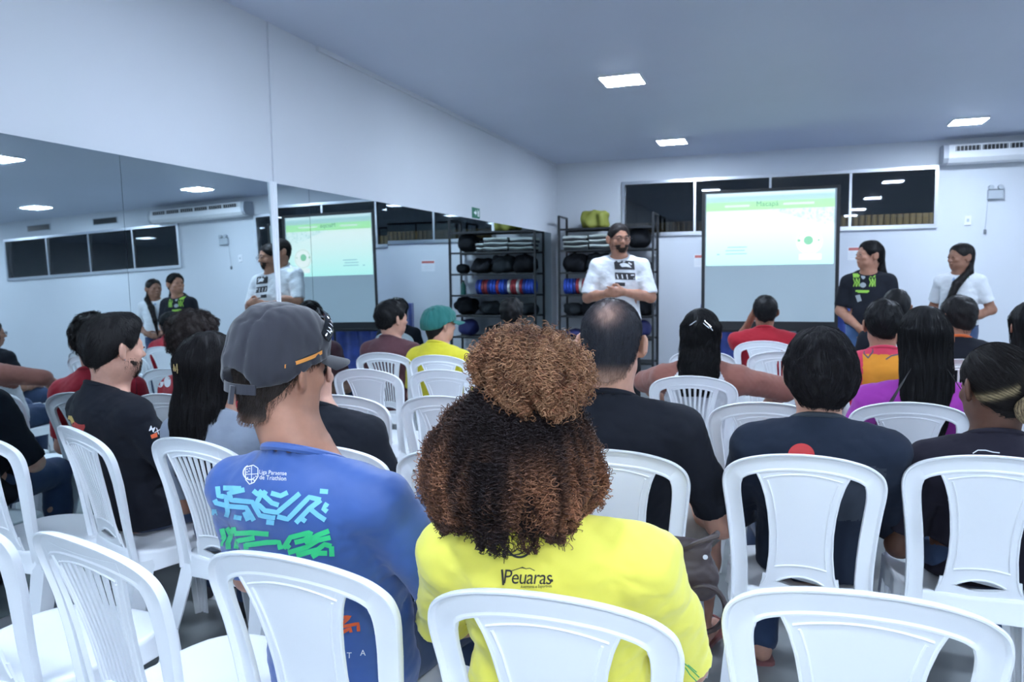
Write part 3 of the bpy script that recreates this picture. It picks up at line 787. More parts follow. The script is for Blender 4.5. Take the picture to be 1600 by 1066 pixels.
    corner = lambda x, y: min(1, (abs(x) / .2) ** 4 * (abs(y) / .2) ** 4 * 1.5)
    top = lambda x, y: .440 + .012 * min(1, ((x / .2) ** 2 + (y / .22) ** 2)) ** 2 + .010 * max(0, (-y - .1) / .1) - .006 * max(0, (y - .12) / .1)
    rings = [ring(s, lambda x, y: top(x, y)) for s in (.02, .25, .5, .7, .84, .93, .98)]
    rings += [ring(1.0, lambda x, y: top(x, y) - .003), ring(1.012, lambda x, y: top(x, y) - .012), ring(1.016, lambda x, y: .400 - .022 * corner(x, y)), ring(1.028, lambda x, y: .396 - .022 * corner(x, y)),
              ring(1.026, lambda x, y: .391 - .022 * corner(x, y)), ring(1.0, lambda x, y: .394 - .022 * corner(x, y)), ring(.985, lambda x, y: top(x, y) - .012), ring(.9, lambda x, y: top(x, y) - .010), ring(.4, lambda x, y: top(x, y) - .007), ring(.02, lambda x, y: .420)]
    b = MB(); b.loft(rings); parts['seat'] = b.mesh('seat', True, 50)
    def leg(sx, sy):
        b = MB(); rings = []
        for t in np.linspace(0, 1, 7):
            z = .425 * (1 - t) + .0 * t
            if sy > 0: cx = .186 + .026 * t; cy = .186 + .034 * t
            else: cx = .178 + .038 * t; cy = -(.176 + .105 * t + .02 * t * t)
            w1 = .062 - .024 * t; w2 = .060 - .022 * t; th = .006
            # angled leg section: the corner outwards, with a small stiffening step
            pr = [(0, 0), (-w1, 0), (-w1, -th), (-w1 * .55, -th), (-w1 * .5, -th - .004), (-w1 * .35, -th - .004), (-w1 * .3, -th), (-th, -th), (-th, -w2 * .4), (-th - .004, -w2 * .5), (-th, -w2 * .6), (-th, -w2), (0, -w2)]
            if sy > 0: rings.append([(sx * (cx + .012 + p[0]), cy + .012 + p[1], z) for p in pr])
            else: rings.append([(sx * (cx + .012 + p[0]), cy - .012 - p[1], z) for p in pr])
        b.loft(rings); return b.mesh('leg', True, 30)
    parts['legs'] = [leg(sx, sy) for sy in (1, -1) for sx in (-1, 1)]
    for me in [parts['backrest'], parts['seat']] + parts['legs']: me.materials.append(M['plastic'])
    return parts
CH = {r: chair_parts(r) for r in (False, True)}
def chair(x, y, ribbed, label, yaw=0):
    """x, y of the top of the backrest"""
    t = empty('plastic_chair', (x + .30 * -sin(R(yaw)) * 1, y + .30 * cos(R(yaw)), 0), R(yaw), label, 'chair', 'white plastic chairs in rows')
    p = CH[ribbed]
    for nme, me in [('backrest', p['backrest']), ('seat', p['seat'])] + [('leg', l) for l in p['legs']]:
        o = bpy.data.objects.new(nme, me); COL.objects.link(o); o.parent = t
    return t
CHAIRS = [
 (.13, 1.235, 0, 0, 'empty white solid-back chair directly behind the youth with the red dot'),
 (-.335, 1.085, 0, 0, 'white solid-back chair under the curly-haired woman in yellow'),
 (-.818, 1.105, 0, -5, 'white solid-back chair under the man in charcoal cap'),
 (-1.26, 1.07, 1, -13, 'empty ribbed white chair behind the bearded man'),
 (-1.72, 1.10, 0, 0, 'empty white chair at the lower picture corner near the mirror'),
 (-2.50, 1.74, 0, 0, 'empty white chair right against the mirror wall, beside the bearded man'),
 (.07, 2.15, 0, 0, 'white solid-back chair under the youth in dark grey jersey with red dot'),
 (.54, 2.27, 0, 0, 'white solid-back chair under the woman with the blond-streaked bun'),
 (-.43, 2.07, 0, 0, 'white solid-back chair under the balding man in black'),
 (-.84, 1.94, 0, 0, 'empty white chair mostly hidden behind the curly brown hair'),
 (-1.26, 1.90, 0, 0, 'white chair under the person in black tee next to the charcoal cap'),
 (-1.71, 1.87, 1, -9, 'ribbed white chair under the long-haired woman in grey'),
 (-2.22, 1.91, 1, -22, 'ribbed white chair under the bearded man in black with bull print'),
 (-2.48, 2.60, 0, 0, 'white solid-back chair under the curly-haired man in red'),
 (-1.72, 2.76, 0, 0, 'empty white chair right in front of the person in black tee'),
 (-1.29, 2.84, 0, 0, 'empty white chair with its post touching the brown curls'),
 (-.04, 3.00, 0, 0, 'empty white chair showing its arch between balding man and dark grey youth'),
 (.47, 3.13, 0, 0, 'white solid-back chair under the woman in magenta with very long hair'),
 (.93, 3.12, 0, 0, 'white chair under the person in bright green at the picture edge'),
 (-2.09, 3.60, 0, 0, 'empty white solid-back chair behind the boy in maroon'),
 (-1.66, 3.66, 0, 0, 'empty white solid-back chair behind the boy in yellow with green cap'),
 (-.38, 3.70, 1, 0, 'ribbed white chair under the woman with brown sleeves'),
 (.27, 4.20, 0, -75, 'white chair under the person in pink and orange tee'),
 (-2.44, 4.43, 1, 0, 'ribbed white chair under the boy in maroon'),
 (-2.01, 4.36, 0, 0, 'white solid-back chair under the boy in yellow with green cap'),
 (-1.58, 4.51, 0, 0, 'empty white chair between the boy in yellow and the brown curls'),
 (.03, 5.02, 1, 0, 'empty ribbed white chair behind the man in plain red'),
 (-.45, 4.95, 0, 0, 'empty white chair over the brown sleeve of the woman in white'),
 (-.09, 5.77, 0, 0, 'white solid-back chair under the man in plain red at the front'),
 (.96, 4.75, 1, 0, 'ribbed white chair under the man in black with orange collar'),
 (1.21, 4.16, 0, 0, 'white chair under the long-haired person at the picture edge'),
 (.76, 5.70, 0, 0, 'white chair under the person whose dark head rises behind the pink tee'),
 (-2.22, 6.25, 0, 0, 'white chair under the person in black near the rack'),
]
for c in CHAIRS: chair(c[0], c[1], bool(c[2]), c[4], c[3])

# ------------------------------------------------------------------ people
def rotm(yaw=0, pitch=0, roll=0):
    return np.array((Matrix.Rotation(R(yaw), 3, 'Z') @ Matrix.Rotation(R(pitch), 3, 'X') @ Matrix.Rotation(R(roll), 3, 'Y')))
SKIN = {'tan': (.44, .215, .14), 'light': (.66, .36, .265), 'brown': (.32, .155, .10), 'dark': (.145, .07, .047), 'olive': (.43, .215, .145)}
def head_field(f, C, Rm, k=1.0, ears=True, face=True):
    """adds head, face and neck start; C centre, Rm rotation, k scale; head top is C + .12k"""
    T = lambda p: C + k * (Rm @ np.array(p, float))
    E_ = lambda c, r, kk=.015, mode='add', Rl=None: f.ell(T(c), np.array(r) * k, Rm if Rl is None else Rm @ Rl, kk, mode)
    E_((0, -.014, .030), (.076, .098, .088), .01)
    E_((0, .022, -.030), (.060, .064, .074), .03); E_((0, -.042, -.030), (.054, .050, .056), .03)
    E_((0, .056, -.084), (.026, .022, .018), .03)
    for sx in (-1, 1): E_((sx * .036, .02, -.062), (.024, .042, .022), .03)
    if face:
        E_((0, .076, .022), (.046, .014, .010), .015)
        for sx in (-1, 1):
            E_((sx * .031, .096, .006), (.017, .014, .010), .012, 'sub')
            E_((sx * .031, .079, .005), (.013, .012, .011), .003)
            E_((sx * .042, .062, -.022), (.020, .016, .014), .02)
        f.seg(T((0, .082, .008)), T((0, .104, -.024)), .007 * k, .011 * k, .012)
        for sx in (-1, 1): E_((sx * .011, .094, -.027), (.008, .009, .007), .008)
        E_((0, .088, -.050), (.022, .008, .0055), .006); E_((0, .086, -.060), (.019, .008, .006), .006)
        f.seg(T((-.020, .0955, -.055)), T((.020, .0955, -.055)), .0018 * k, None, .003, 'sub')
    if ears:
        for sx in (-1, 1):
            Rl = rotm(sx * 38, 8, 0)
            E_((sx * .088, -.014, -.002), (.0075, .022, .035), .004, 'add', Rl)
            E_((sx * .095, -.006, .003), (.0055, .012, .020), .004, 'sub', Rl)
            E_((sx * .080, -.006, -.027), (.006, .008, .010), .008)
def hand(f, W, d, n, s, k=1.0, curl=.5, spread=1.0, thumb=1):
    """W wrist, d direction to the fingertips, n palm normal, s towards the thumb side"""
    W, d, n, s = [np.array(v, float) for v in (W, d, n, s)]
    d /= np.linalg.norm(d); s = s - d * (s @ d); s /= np.linalg.norm(s); n = np.cross(d, s) * (1 if np.cross(d, s) @ n > 0 else -1)
    f.seg(W, W + d * .05 * k + s * .012 * k, .022 * k, .021 * k, .02); f.seg(W, W + d * .05 * k - s * .018 * k, .02 * k, .018 * k, .02)
    for i, (o, L) in enumerate(((.030, .070), (.011, .080), (-.009, .074), (-.027, .058))):
        p = W + k * (d * (.078 - abs(i - 1) * .004) + s * o); a = curl * (.7 + .15 * i)
        q = p
        for j, fr in enumerate((.45, .32, .23)):
            ang = a * (j + .6); v = d * cos(ang) + n * sin(ang) + s * (o * 1.5 * spread)
            q2 = q + v / np.linalg.norm(v) * L * fr * k; f.seg(q, q2, .0085 * k - j * .0008, .0078 * k - j * .0008, .004 if j else .012); q = q2
    p = W + k * (d * .022 + s * .026); v = d * .7 + s * .75 * thumb + n * .35; v /= np.linalg.norm(v); q = p + v * .038 * k
    f.seg(p, q, .012 * k, .010 * k, .012); v2 = d * .95 + s * .2 + n * .35; f.seg(q, q + v2 / np.linalg.norm(v2) * .03 * k, .0095 * k, .008 * k, .005)
def torso_secs(p, g):
    """sections of the trunk grown by g"""
    zs, hw, w, sy, zh = p['zs'], p['hw'], p['w'], p['sy'], p['zh']
    L = zs - zh; sx = p['sx']
    row = lambda t, rx, ry, yo=0: (zh + L * t, sx * max(0, min(1, t)), sy * max(0, t) ** 1.5 + yo, rx + g, ry + g)
    return [row(-.24, .10 * w, .09, .02), row(-.17, .165 * w, .115 * w, .02), row(0, .175 * w, .118 * w, .025), row(.30, .158 * w, .112 * w, .02), row(.55, hw * .84, .110 * w, .010),
            row(.76, hw * .92, .108 * w, .0), row(.90, hw * .90, .098, -.008), (zs + .015, sx, sy, hw * .74 + g, .080 + g), (zs + .042, sx, sy + .004, hw * .50 + g, .068 + g), (zs + .075, sx, sy + .008, .062 + g, .056 + g)]
def person(label, loc, yaw=0, H=1.25, zs=None, hw=.195, w=1.0, sy=-.05, sx=0, head=(0, 0, 0), hy=None, hx=0, skin_='tan', shirt=None, sleeve=.72, trousers='jeans',
           trouser_col=(.05, .07, .13), legs='full', shoe=(.05, .05, .06), shoe_kind='shoe', h=.007, arms=None, stand=False, hs=1.0, knees=None, shirt_mats=None, hem=None, fold=.0035, face=True, seed=1, group='seated audience', neck_r=.056, handpose=None, shl=0, feet_y=0, armr=1.0):
    root = empty('person', (loc[0], loc[1], 0), R(yaw), label, 'person', group)
    zs = zs or H - .30; zh = .93 if stand else .52
    p = dict(zs=zs, hw=hw, w=w, sy=sy, zh=zh, sx=sx)
    hy = sy + .03 if hy is None else hy
    Rm = rotm(*head); C = np.array([sx + hx, hy, H - .12 * hs])
    B = Field(); head_field(B, C, Rm, hs, face=face)
    base = C + hs * (Rm @ np.array([0, -.022, -.05])); nb = np.array([sx, sy + .0, zs + .015])
    B.seg(base, nb, neck_r * hs, neck_r * 1.05, .03); B.seg(C + hs * (Rm @ np.array([0, .01, -.07])), nb + [0, .03, .02], .040 * hs, .045, .03)
    B.loft(torso_secs(p, -.018), .02)
    arms = arms or {}
    A = {}
    for sd, q in ((-1, 'L'), (1, 'R')):
        a = arms.get(q, {})
        S = np.array([sx + sd * (hw - .02), sy, zs - .035 + shl * sd])
        if stand: E0 = S + [sd * .06, -.03, -.27]; W0 = S + [sd * .05, .04, -.50]
        else: E0 = np.array([sx + sd * (hw + .045), sy + .05, zs - .30]); W0 = np.array([sd * .12, .27, max(.60, zh + .09)])
        El = np.array(a.get('e', E0), float); Wr = np.array(a.get('w', W0), float)
        B.seg([sx + sd * (hw - .08), sy, zs - .01 + shl * sd * .5], S, .046, .050 * armr, .03)
        B.seg(S, El, .047 * armr, .038 * armr, .02); B.seg(El, El * .55 + Wr * .45, .038 * armr, .036 * armr, .02); B.seg(El * .55 + Wr * .45, Wr, .036 * armr, .0245 * armr, .02)
        d = Wr - El; d /= np.linalg.norm(d)
        hd = a.get('d', d * .8 + np.array([-sd * .25, .1, -.35])); hn = a.get('n', (0, -.1, -1)); hsd = a.get('s', (-sd, .2, 0))
        hand(B, Wr, hd, hn, hsd, curl=a.get('curl', .55)); A[sd] = (S, El, Wr)
    LG = {}
    for sd in (-1, 1):
        hip = np.array([sd * .088 * w, 0, zh + (.0 if stand else .005)])
        if stand: kn = np.array([sd * .10, .02, .50]); an = np.array([sd * .11, -.02, .085])
        else:
            kn = np.array([sd * .14, .42, .50]) if not knees or sd not in knees else np.array(knees[sd][0], float)
            an = np.array([sd * .15, .38 + feet_y, .085]) if not knees or sd not in knees else np.array(knees[sd][1], float)
        lr = .80 if legs == 'full' else 1.0
        B.seg(hip, kn, .074 * w * lr, .052 * lr, .03); B.seg(kn, kn * .6 + an * .4 + [0, -.012, 0], .050 * lr, .052 * lr, .02); B.seg(kn * .6 + an * .4 + [0, -.012, 0], an, .052 * lr, .033, .02)
        fd = np.array([sd * .25, 1.0, 0]); fd /= np.linalg.norm(fd)
        B.seg(an + [0, -.03, -.045], an + fd * .15 + [0, 0, -.062], .032, .022, .03); B.seg(an + [0, -.02, -.03], an + fd * .09 + [0, 0, -.05], .03, .03, .02)
        LG[sd] = (hip, kn, an, fd)
    V, F = B.build(h); body = link('body', np_mesh('body', V, F), skin(skin_, SKIN[skin_]), root)
    out = dict(nr=neck_r, root=root, C=C, Rm=Rm, hs=hs, body=body, LG=LG, A=A, p=p)
    # shirt
    Sf = Field(); Sf.loft(torso_secs(p, .012), .02)
    for sd in (-1, 1):
        S, El, Wr = A[sd]
        Sf.seg([sx + sd * (hw - .09), sy, zs - .004 + shl * sd * .5], S, .056, .062 * armr, .03)
        ra, rb = (.062 * armr, .056 * armr)
        if sleeve <= 1: Sf.seg(S, S + (El - S) * (sleeve + .12), ra, rb, .02)
        else: Sf.seg(S, El, ra, .052 * armr, .02); Sf.seg(El, El + (Wr - El) * min(1, sleeve - 1 + .05), .052 * armr, .036, .015)
    Sf.seg([sx, sy + .006, zs - .02], [sx, sy + .006, zs + .11], neck_r * 1.18 + .005, None, .035)
    Sf.fold(fold, 34, seed, stretch=(1, 1, 2.0)); Sf.fold(fold * .55, 75, seed + 50, sharp=True, stretch=(1, 1, 1.8))
    hz = hem if hem is not None else (zh - .06 if not stand else zh - .10)
    nbz = zs + .052
    cuts = [(lambda X, Y, Z: hz + .004 * np.sin(X * 40) - Z)]
    for sd in (-1, 1):
        S, El, Wr = A[sd]
        if sleeve <= 1:
            d = (El - S); L = np.linalg.norm(d); d = d / L; o_ = S + d * L * sleeve
            cuts.append(lambda X, Y, Z, d=d, o_=o_, S=S: np.where(np.sqrt((X - o_[0]) ** 2 + (Y - o_[1]) ** 2 + (Z - o_[2]) ** 2) < .13, (X - o_[0]) * d[0] + (Y - o_[1]) * d[1] + (Z - o_[2]) * d[2], -1))
    cuts.append(lambda X, Y, Z: Z - (nbz - .45 * (Y - sy)))
    cuts.append(lambda X, Y, Z: np.where(Z > nbz - .45 * (Y - sy) - .012, .001 - (np.sqrt((X - sx) ** 2 + (Y - sy - .006) ** 2) - neck_r * 1.18 - .002), -1))
    for c in cuts: Sf.cut(c)
    # collar band
    V, F = Sf.build(h)
    me = np_mesh('shirt', V, F)
    so = link('shirt', me, None, root)
    if shirt_mats:
        mats, fn = shirt_mats
        for q in mats: me.materials.append(q)
        fc = V[F].mean(1); me.polygons.foreach_set('material_index', fn(fc).astype(np.int32))
    else: me.materials.append(shirt)
    rings = []
    for k_ in range(28):
        a = 2 * pi * k_ / 28; r = neck_r * 1.18 + .008; x, y = r * cos(a), r * sin(a) * 1.02
        rings.append((sx + x, sy + .006 + y, nbz - .45 * (y + .006) - .002))
    if shirt is not False: MB().tube(rings, .0085, 8, closed=True).build('collar', me.materials[0] if not shirt_mats else shirt_mats[0][-1], root, smooth=True)
    out['shirt'] = so; out['bvh'] = BVHTree.FromPolygons([tuple(v) for v in V], [tuple(q) for q in F.tolist()])
    # trousers
    Tf = Field(); Tf.ell((0, .02, zh - (.01 if not stand else .0)), (.160 * w, .108 * w, .085 if not stand else .10), k=.03, n=2.4)
    for sd in (-1, 1):
        hip, kn, an, fd = LG[sd]
        Tf.seg(hip + ([0, .06, -.01] if not stand else [0, 0, 0]), kn, .084 * w, .068, .03)
        if legs == 'full': Tf.seg(kn, an + [0, 0, .0], .066, .055, .02)
        elif legs == 'shorts': Tf.seg(hip, kn + (kn - hip) * .0 + [0, .03, -.02], .095 * w, .085, .03)
    Tf.fold(.004, 30, seed + 9); Tf.fold(.002, 80, seed + 10, sharp=True)
    if not stand: Tf.cut(lambda X, Y, Z: np.where(np.abs(Y) < .2, .438 - Z, -1))
    V, F = Tf.build(max(h, .009)); link('trousers' if legs == 'full' else 'shorts', np_mesh('trousers', V, F), cloth(trousers, trouser_col), root)
    # footwear
    for sd in (-1, 1):
        hip, kn, an, fd = LG[sd]; Z0 = np.array([0, 0, 0.])
        if shoe_kind == 'shoe':
            f = Field(); f.seg(an + [0, -.035, -.052], an + fd * .10 + [0, 0, -.060], .040, .040, .03); f.seg(an + fd * .10 + [0, 0, -.060], an + fd * .17 + [0, 0, -.062], .040, .030, .03); f.seg(an + [0, -.01, -.03], an + [0, 0, -.0], .042, .040, .02)
            f.cut(lambda X, Y, Z: .002 - Z); f.cut(lambda X, Y, Z, z=an[2]: Z - z - .012)
            V, F = f.build(.008); V[:, 2] = np.maximum(V[:, 2], .0015)
            link('shoe', np_mesh('shoe', V, F), cloth('shoe%s' % (shoe,), shoe, .6), root)
        else:
            b = MB(); side = np.array([fd[1], -fd[0], 0]); pr = []
            for t, wd in ((-.055, .022), (-.045, .034), (0, .036), (.06, .038), (.12, .045), (.17, .038), (.195, .018)):
                c_ = an + fd * t; pr.append((c_, wd))
            low = [tuple(c_ + side * wd)[:2] + (.0,) for c_, wd in pr] + [tuple(c_ - side * wd)[:2] + (.0,) for c_, wd in reversed(pr)]
            up = [(x, y, .014) for x, y, z in low]
            b.loft([low, up]); o = b.build('sandal', cloth('sandal', (.30, .12, .12), .6), root)
            a_ = an + fd * .13 + np.array([0, 0, -.045]); MB().tube([tuple(a_ + side * .045 + [0, 0, -.03]), tuple(a_ + side * .03 + [0, 0, .012]), tuple(a_ - side * .0 + [0, 0, .022]), tuple(a_ - side * .03 + [0, 0, .012]), tuple(a_ - side * .045 + [0, 0, -.03])], .005, 6).build('strap', cloth('sandal', (.30, .12, .12), .6), o, smooth=True)
    if face:
        for sxx in (-1, 1):
            c_ = C + hs * (Rm @ np.array([sxx * .031, .0875, .005])); MB().lathe([(.001, -.004), (.006, -.003), (.0075, 0), (.006, .003), (.001, .004)], tuple(c_), 12).build('eye', M['eye'], root, smooth=True)
    return out
def ramp_cols(P, stops, axis):
    v = axis(P); xs = [s_[0] for s_ in stops]; return np.stack([np.interp(v, xs, [s_[1][i] for s_ in stops]) for i in range(3)], 1)
def to_local(pp, V): return pp['C'] + pp['hs'] * (V @ pp['Rm'].T)
def hairline(kind):
    ys = [-.15, -.09, -.05, -.02, .0, .03, .055, .085, .2]
    zc = {'short': [-.090, -.085, -.062, -.035, .008, -.012, .018, .078, .09], 'low': [-.11, -.105, -.07, -.03, .015, .015, .02, .05, .06], 'bowl': [-.10, -.095, -.085, -.055, -.02, .0, .03, .05, .06],
          'cap': [-.118, -.112, -.085, -.045, .010, .0, .01, .05, .07]}[kind]
    return lambda X, Y, Z: np.interp(Y, ys, zc) - Z
def gen_hair(pp, thick=.012, col=(.007, .006, .007), strands=0, slen=.03, rad=.0006, h=.005, extra=None, colfn=None, noise=.003, lift=.004, name='hair', seed=3, dirv=None, pull=None, steps=7, rootsel=None, dirfn=None, cutline='short', nsc=90, cutline_cut=True, tail=False):
    f = Field(); t = thick
    f.ell((0, -.016, .032), (.076 + t, .098 + t, .088 + t), k=.01)
    f.ell((0, -.042, -.031), (.056 + t * .8, .051 + t * .8, .058), k=.03); f.seg((0, -.024, -.045), (0, -.034, -.125), pp['nr'] + .0035 + t * .4, pp['nr'] + .0035, .02)
    if extra and not tail: extra(f)
    if cutline:
        hl = hairline(cutline)
        f.ops.append((lambda X, Y, Z: t * .95 * (1 - ss(-hl(X, Y, Z) / .05)), None, None, 0, 'disp'))
        if not getattr(extra, 'free', False) and cutline_cut: f.cut(hl)
    if extra and tail: extra(f)
    if noise: f.fold(noise, nsc, seed, stretch=(1, 1, .5))
    V, F = f.build(h)
    colf = colfn or (lambda P: np.tile(np.array(col), (len(P), 1)))
    parts = [(V, F)]; Cc = [colf(V)]
    if strands:
        rg = np.random.default_rng(seed)
        idx = rg.integers(0, len(V), strands * 2); Pn = V[idx] + rg.normal(size=(len(idx), 3)) * .003
        if rootsel: Pn = Pn[rootsel(Pn)]
        Pn = Pn[:strands]
        L = slen * rg.uniform(.6, 1.25, len(Pn)); L = np.minimum(L, np.maximum(.012, Pn[:, 2] - V[:, 2].min() + .015))
        if cutline and not tail: L = np.minimum(L, np.maximum(.004, -hairline(cutline)(*Pn.T) + .004))
        dfn = dirfn or (lambda P: np.stack([P[:, 0] * .6, (P[:, 1] + .02) * .8 - .01, -np.full(len(P), .08)], 1))
        W_ = walk(f, Pn, steps, L, dfn, lambda t_: .0008 + lift * t_, .02 if slen < .06 else .006, seed)
        tr = np.linspace(1, .35, steps) * rad
        v2, f2 = tubes(W_, tr); parts.append((v2, f2))
        Cc.append(np.repeat(colf(W_.reshape(-1, 3)) * np.random.default_rng(1).uniform(.6, 1.8, (len(W_), 1)).repeat(steps, 0), 3, 0))
    V, F = merge(*parts); me = np_mesh(name, to_local(pp, V), F, col=np.clip(np.concatenate(Cc), 0, 1))
    o = link(name, me, M['hair_attr'], pp['root']); return o, f
def px_ray(x, y):
    d = F_ + R_ * ((x - 800) / CF) - U_ * ((y - 533) / CF); return Vector((0, 0, CAMH)), d.normalized()
def decal(pp, polys, name, m, off=.0016, target=None):
    """polys: list of (pts, faces) in photograph coordinates, laid on the garment"""
    mw_ = Matrix.Translation(pp['root'].location) @ pp['root'].rotation_euler.to_matrix().to_4x4(); inv = mw_.inverted(); bvh = target or pp['bvh']
    vs, fs = [], []
    for pts, faces in polys:
        hit = []
        for x, y in pts:
            o, d = px_ray(x, y); lo = inv @ o; ldv = (inv.to_3x3() @ d).normalized()
            loc, nrm, i, dist = bvh.ray_cast(lo, ldv)
            if loc is None: hit.append(-1); continue
            if nrm.dot(ldv) > 0: nrm = -nrm
            hit.append(len(vs)); vs.append(loc + nrm * off)
        for fc in faces:
            q = [hit[i] for i in fc]
            if min(q) >= 0:
                c_ = [vs[i] for i in q]
                if max((a - b_).length for a in c_ for b_ in c_) < .12: fs.append(q)
    if not fs: print('decal missed', name); return None
    b = MB(); b.add(vs, fs); return link(name, b.mesh(name, fix=False), m, pp['root'])
def stroke(pl, w_, step=4):
    pl = [np.array(q, float) for q in pl]; pts = []
    for a, c in zip(pl[:-1], pl[1:]):
        n = max(1, int(np.linalg.norm(c - a) / step))
        for i in range(n): pts.append(a + (c - a) * i / n)
    pts.append(pl[-1]); V = []; Fc = []
    for i, q in enumerate(pts):
        t = pts[min(i + 1, len(pts) - 1)] - pts[max(i - 1, 0)]; t = t / max(np.linalg.norm(t), 1e-6); nr = np.array([-t[1], t[0]])
        ww = w_[i * (len(w_) - 1) // max(1, len(pts) - 1)] if isinstance(w_, (list, tuple)) else w_
        V += [q + nr * ww / 2, q, q - nr * ww / 2]
        if i: a = 3 * (i - 1); Fc += [(a, a + 1, a + 4, a + 3), (a + 1, a + 2, a + 5, a + 4)]
    return V, Fc
def fill(poly, step=7):
    import bmesh
    bm = bmesh.new(); vs = [bm.verts.new((x, y, 0)) for x, y in poly]; f = bm.faces.new(vs)
    bmesh.ops.triangulate(bm, faces=bm.faces)
    for _ in range(5):
        ed = [e_ for e_ in bm.edges if e_.calc_length() > step]
        if not ed: break
        bmesh.ops.subdivide_edges(bm, edges=ed, cuts=1); bmesh.ops.triangulate(bm, faces=bm.faces)
    bm.verts.index_update(); r = ([(v.co.x, v.co.y) for v in bm.verts], [tuple(v.index for v in q.verts) for q in bm.faces]); bm.free(); return r
def txt(s_, x, y, size, rot=0, space=1.0, sx_=1.0, shear=0, bold=0.02):
    vs, fs = text_mesh(s_, size, space, 0, bold); c, sn = cos(R(rot)), sin(R(rot))
    return [(x + (v.x * sx_ + v.y * shear) * c + v.y * sn, y - v.y * c + (v.x * sx_) * sn) for v in vs], fs
def circ(x, y, rx, ry=None, n=20):
    return [(x + rx * cos(2 * pi * k / n), y + (ry or rx) * sin(2 * pi * k / n)) for k in range(n)]
def ringp(x, y, r0, r1, n=28, a0=0, a1=360):
    pl = [(x + (r0 + r1) / 2 * cos(R(a0 + (a1 - a0) * k / n)), y + (r0 + r1) / 2 * sin(R(a0 + (a1 - a0) * k / n))) for k in range(n + 1)]
    return stroke(pl, abs(r1 - r0), 3)

# ---- man in the charcoal cap and blue shirt
BLACK = (.006, .006, .007); BROWNB = (.028, .019, .015)
def cap_mesh(pp, m_, strap=True, brim_yaw=0, tall=0, label=None):
    Rl = rotm(brim_yaw)
    f = Field()
    f.ell((0, -.012, .040 + tall / 2), (.098, .114, .090 + tall), k=.01, n=2.25)
    f.ell((0, -.014, .008), (.093, .112, .058), k=.02, n=2.3)
    f.fold(.0034, 38, 11); f.fold(.0030, 60, 12, sharp=True, stretch=(1, 1, .3))
    f.ops.append((lambda X, Y, Z: .0025 * np.exp(-((np.abs(X) - .034) / .0022) ** 2) - .0 * X, None, None, 0, 'disp'))
    f.cut(lambda X, Y, Z: np.interp(Y, [-.14, -.06, 0, .1], [-.036, -.018, .020, .040]) - Z)          # lower edge, higher at the brow
    if strap: f.cut(lambda X, Y, Z: np.where(Y < 0, (1 - np.sqrt((X / .043) ** 2 + ((Z + .022) / .034) ** 2)) * .03, -1))
    V, F = f.build(.0045)
    hat = link('cap', np_mesh('cap', to_local(pp, V @ Rl.T), F), m_, pp['root'])
    if label: hat['label'] = label
    # brim: a curved plate
    b = MB(); top, bot = [], []
    n = 17; rows = 7; grid = []
    for i in range(n):
        a = R(-62 + 124 * i / (n - 1)); col = []
        for j in range(rows):
            t = j / (rows - 1); x = .088 * sin(a) * (1 - .1 * t * abs(sin(a))); y = .095 * cos(a) - .004 + t * (.088 * cos(a * 1.05) ** .6 if cos(a * 1.05) > 0 else 0)
            z = .024 + .012 * cos(a) - .020 * t - .35 * x * x * 8 * (.4 + .6 * t) * .5
            col.append(np.array([x, y, z]))
        grid.append(col)
    base = 0; vs = [to_local(pp, (g @ Rl.T)[None])[0] for c in grid for g in c]; vs2 = [to_local(pp, ((g + [0, 0, -.003]) @ Rl.T)[None])[0] for c in grid for g in c]
    N_ = n * rows; fs = []
    for i in range(n - 1):
        for j in range(rows - 1):
            a = i * rows + j; fs.append((a, a + rows, a + rows + 1, a + 1)); fs.append(tuple(q + N_ for q in (a + 1, a + rows + 1, a + rows, a)))
    for i in range(n - 1): a = i * rows + rows - 1; fs.append((a, a + rows, a + rows + N_, a + N_))
    b.add(vs + vs2, fs); b.build('cap_brim', m_, hat, smooth=True)
    if strap:
        c_ = [to_local(pp, (np.array([.096 * sin(a), -.012 - .1165 * cos(a), -.030 + .0 * a]) @ Rl.T)[None])[0] for a in np.linspace(-.62, .62, 15)]
        b = MB(); up = pp['Rm'] @ np.array([0, 0, 1.]); out_ = pp['Rm'] @ np.array([0, -1., 0])
        rings = [[tuple(q + up * .010), tuple(q + up * .010 + out_ * .003), tuple(q - up * .010 + out_ * .003), tuple(q - up * .010)] for q in c_]
        b.loft(rings); st = b.build('cap_strap', m_, hat)
        b = MB(); q = c_[8]; rr = []
        for t in range(4): 
            cc = q + out_ * (.004 + .0012 * t) - up * (.012 * t - .006); rr.append([tuple(cc + v) for v in (pp['Rm'] @ np.array([.010, 0, 0]), out_ * .003, pp['Rm'] @ np.array([-.010, 0, 0]), -out_ * .002)])
        b.loft(rr); b.build('strap_end', m_, st)
    return hat
M['cap_grey'] = mat('charcoal_cap_cloth', (.026, .027, .038), .9, sheen=.3, bump=(500, .3, .0006), var=(14, .85))
blue = mat('blue_jersey', (.050, .118, .37), .55, spec=.4, sheen=.2, bump=(700, .12, .0004), var=(8, .92))
P1 = person('man in charcoal cap and bright blue jersey with maze pattern', (-.91, 1.42), yaw=-4, H=1.285, zs=.950, hw=.200, w=.95, sy=-.09, head=(-14, -2, 3), hy=-.075, hx=-.060, hs=.93,
            skin_='tan', shirt=blue, sleeve=.86, trouser_col=(.05, .08, .16), h=.006, neck_r=.063, seed=3, fold=.003,
            arms={'L': dict(e=(-.275, .04, .66), w=(-.05, .22, .66)), 'R': dict(e=(.29, .02, .68), w=(.06, .22, .66))})
nape = lambda c0, sk, z0=-.055: (lambda P: np.array(c0) * (1 - .72 * ss((z0 - P[:, 2]) / .045)[:, None]) + np.array(sk) * (.72 * ss((z0 - P[:, 2]) / .045)[:, None]))
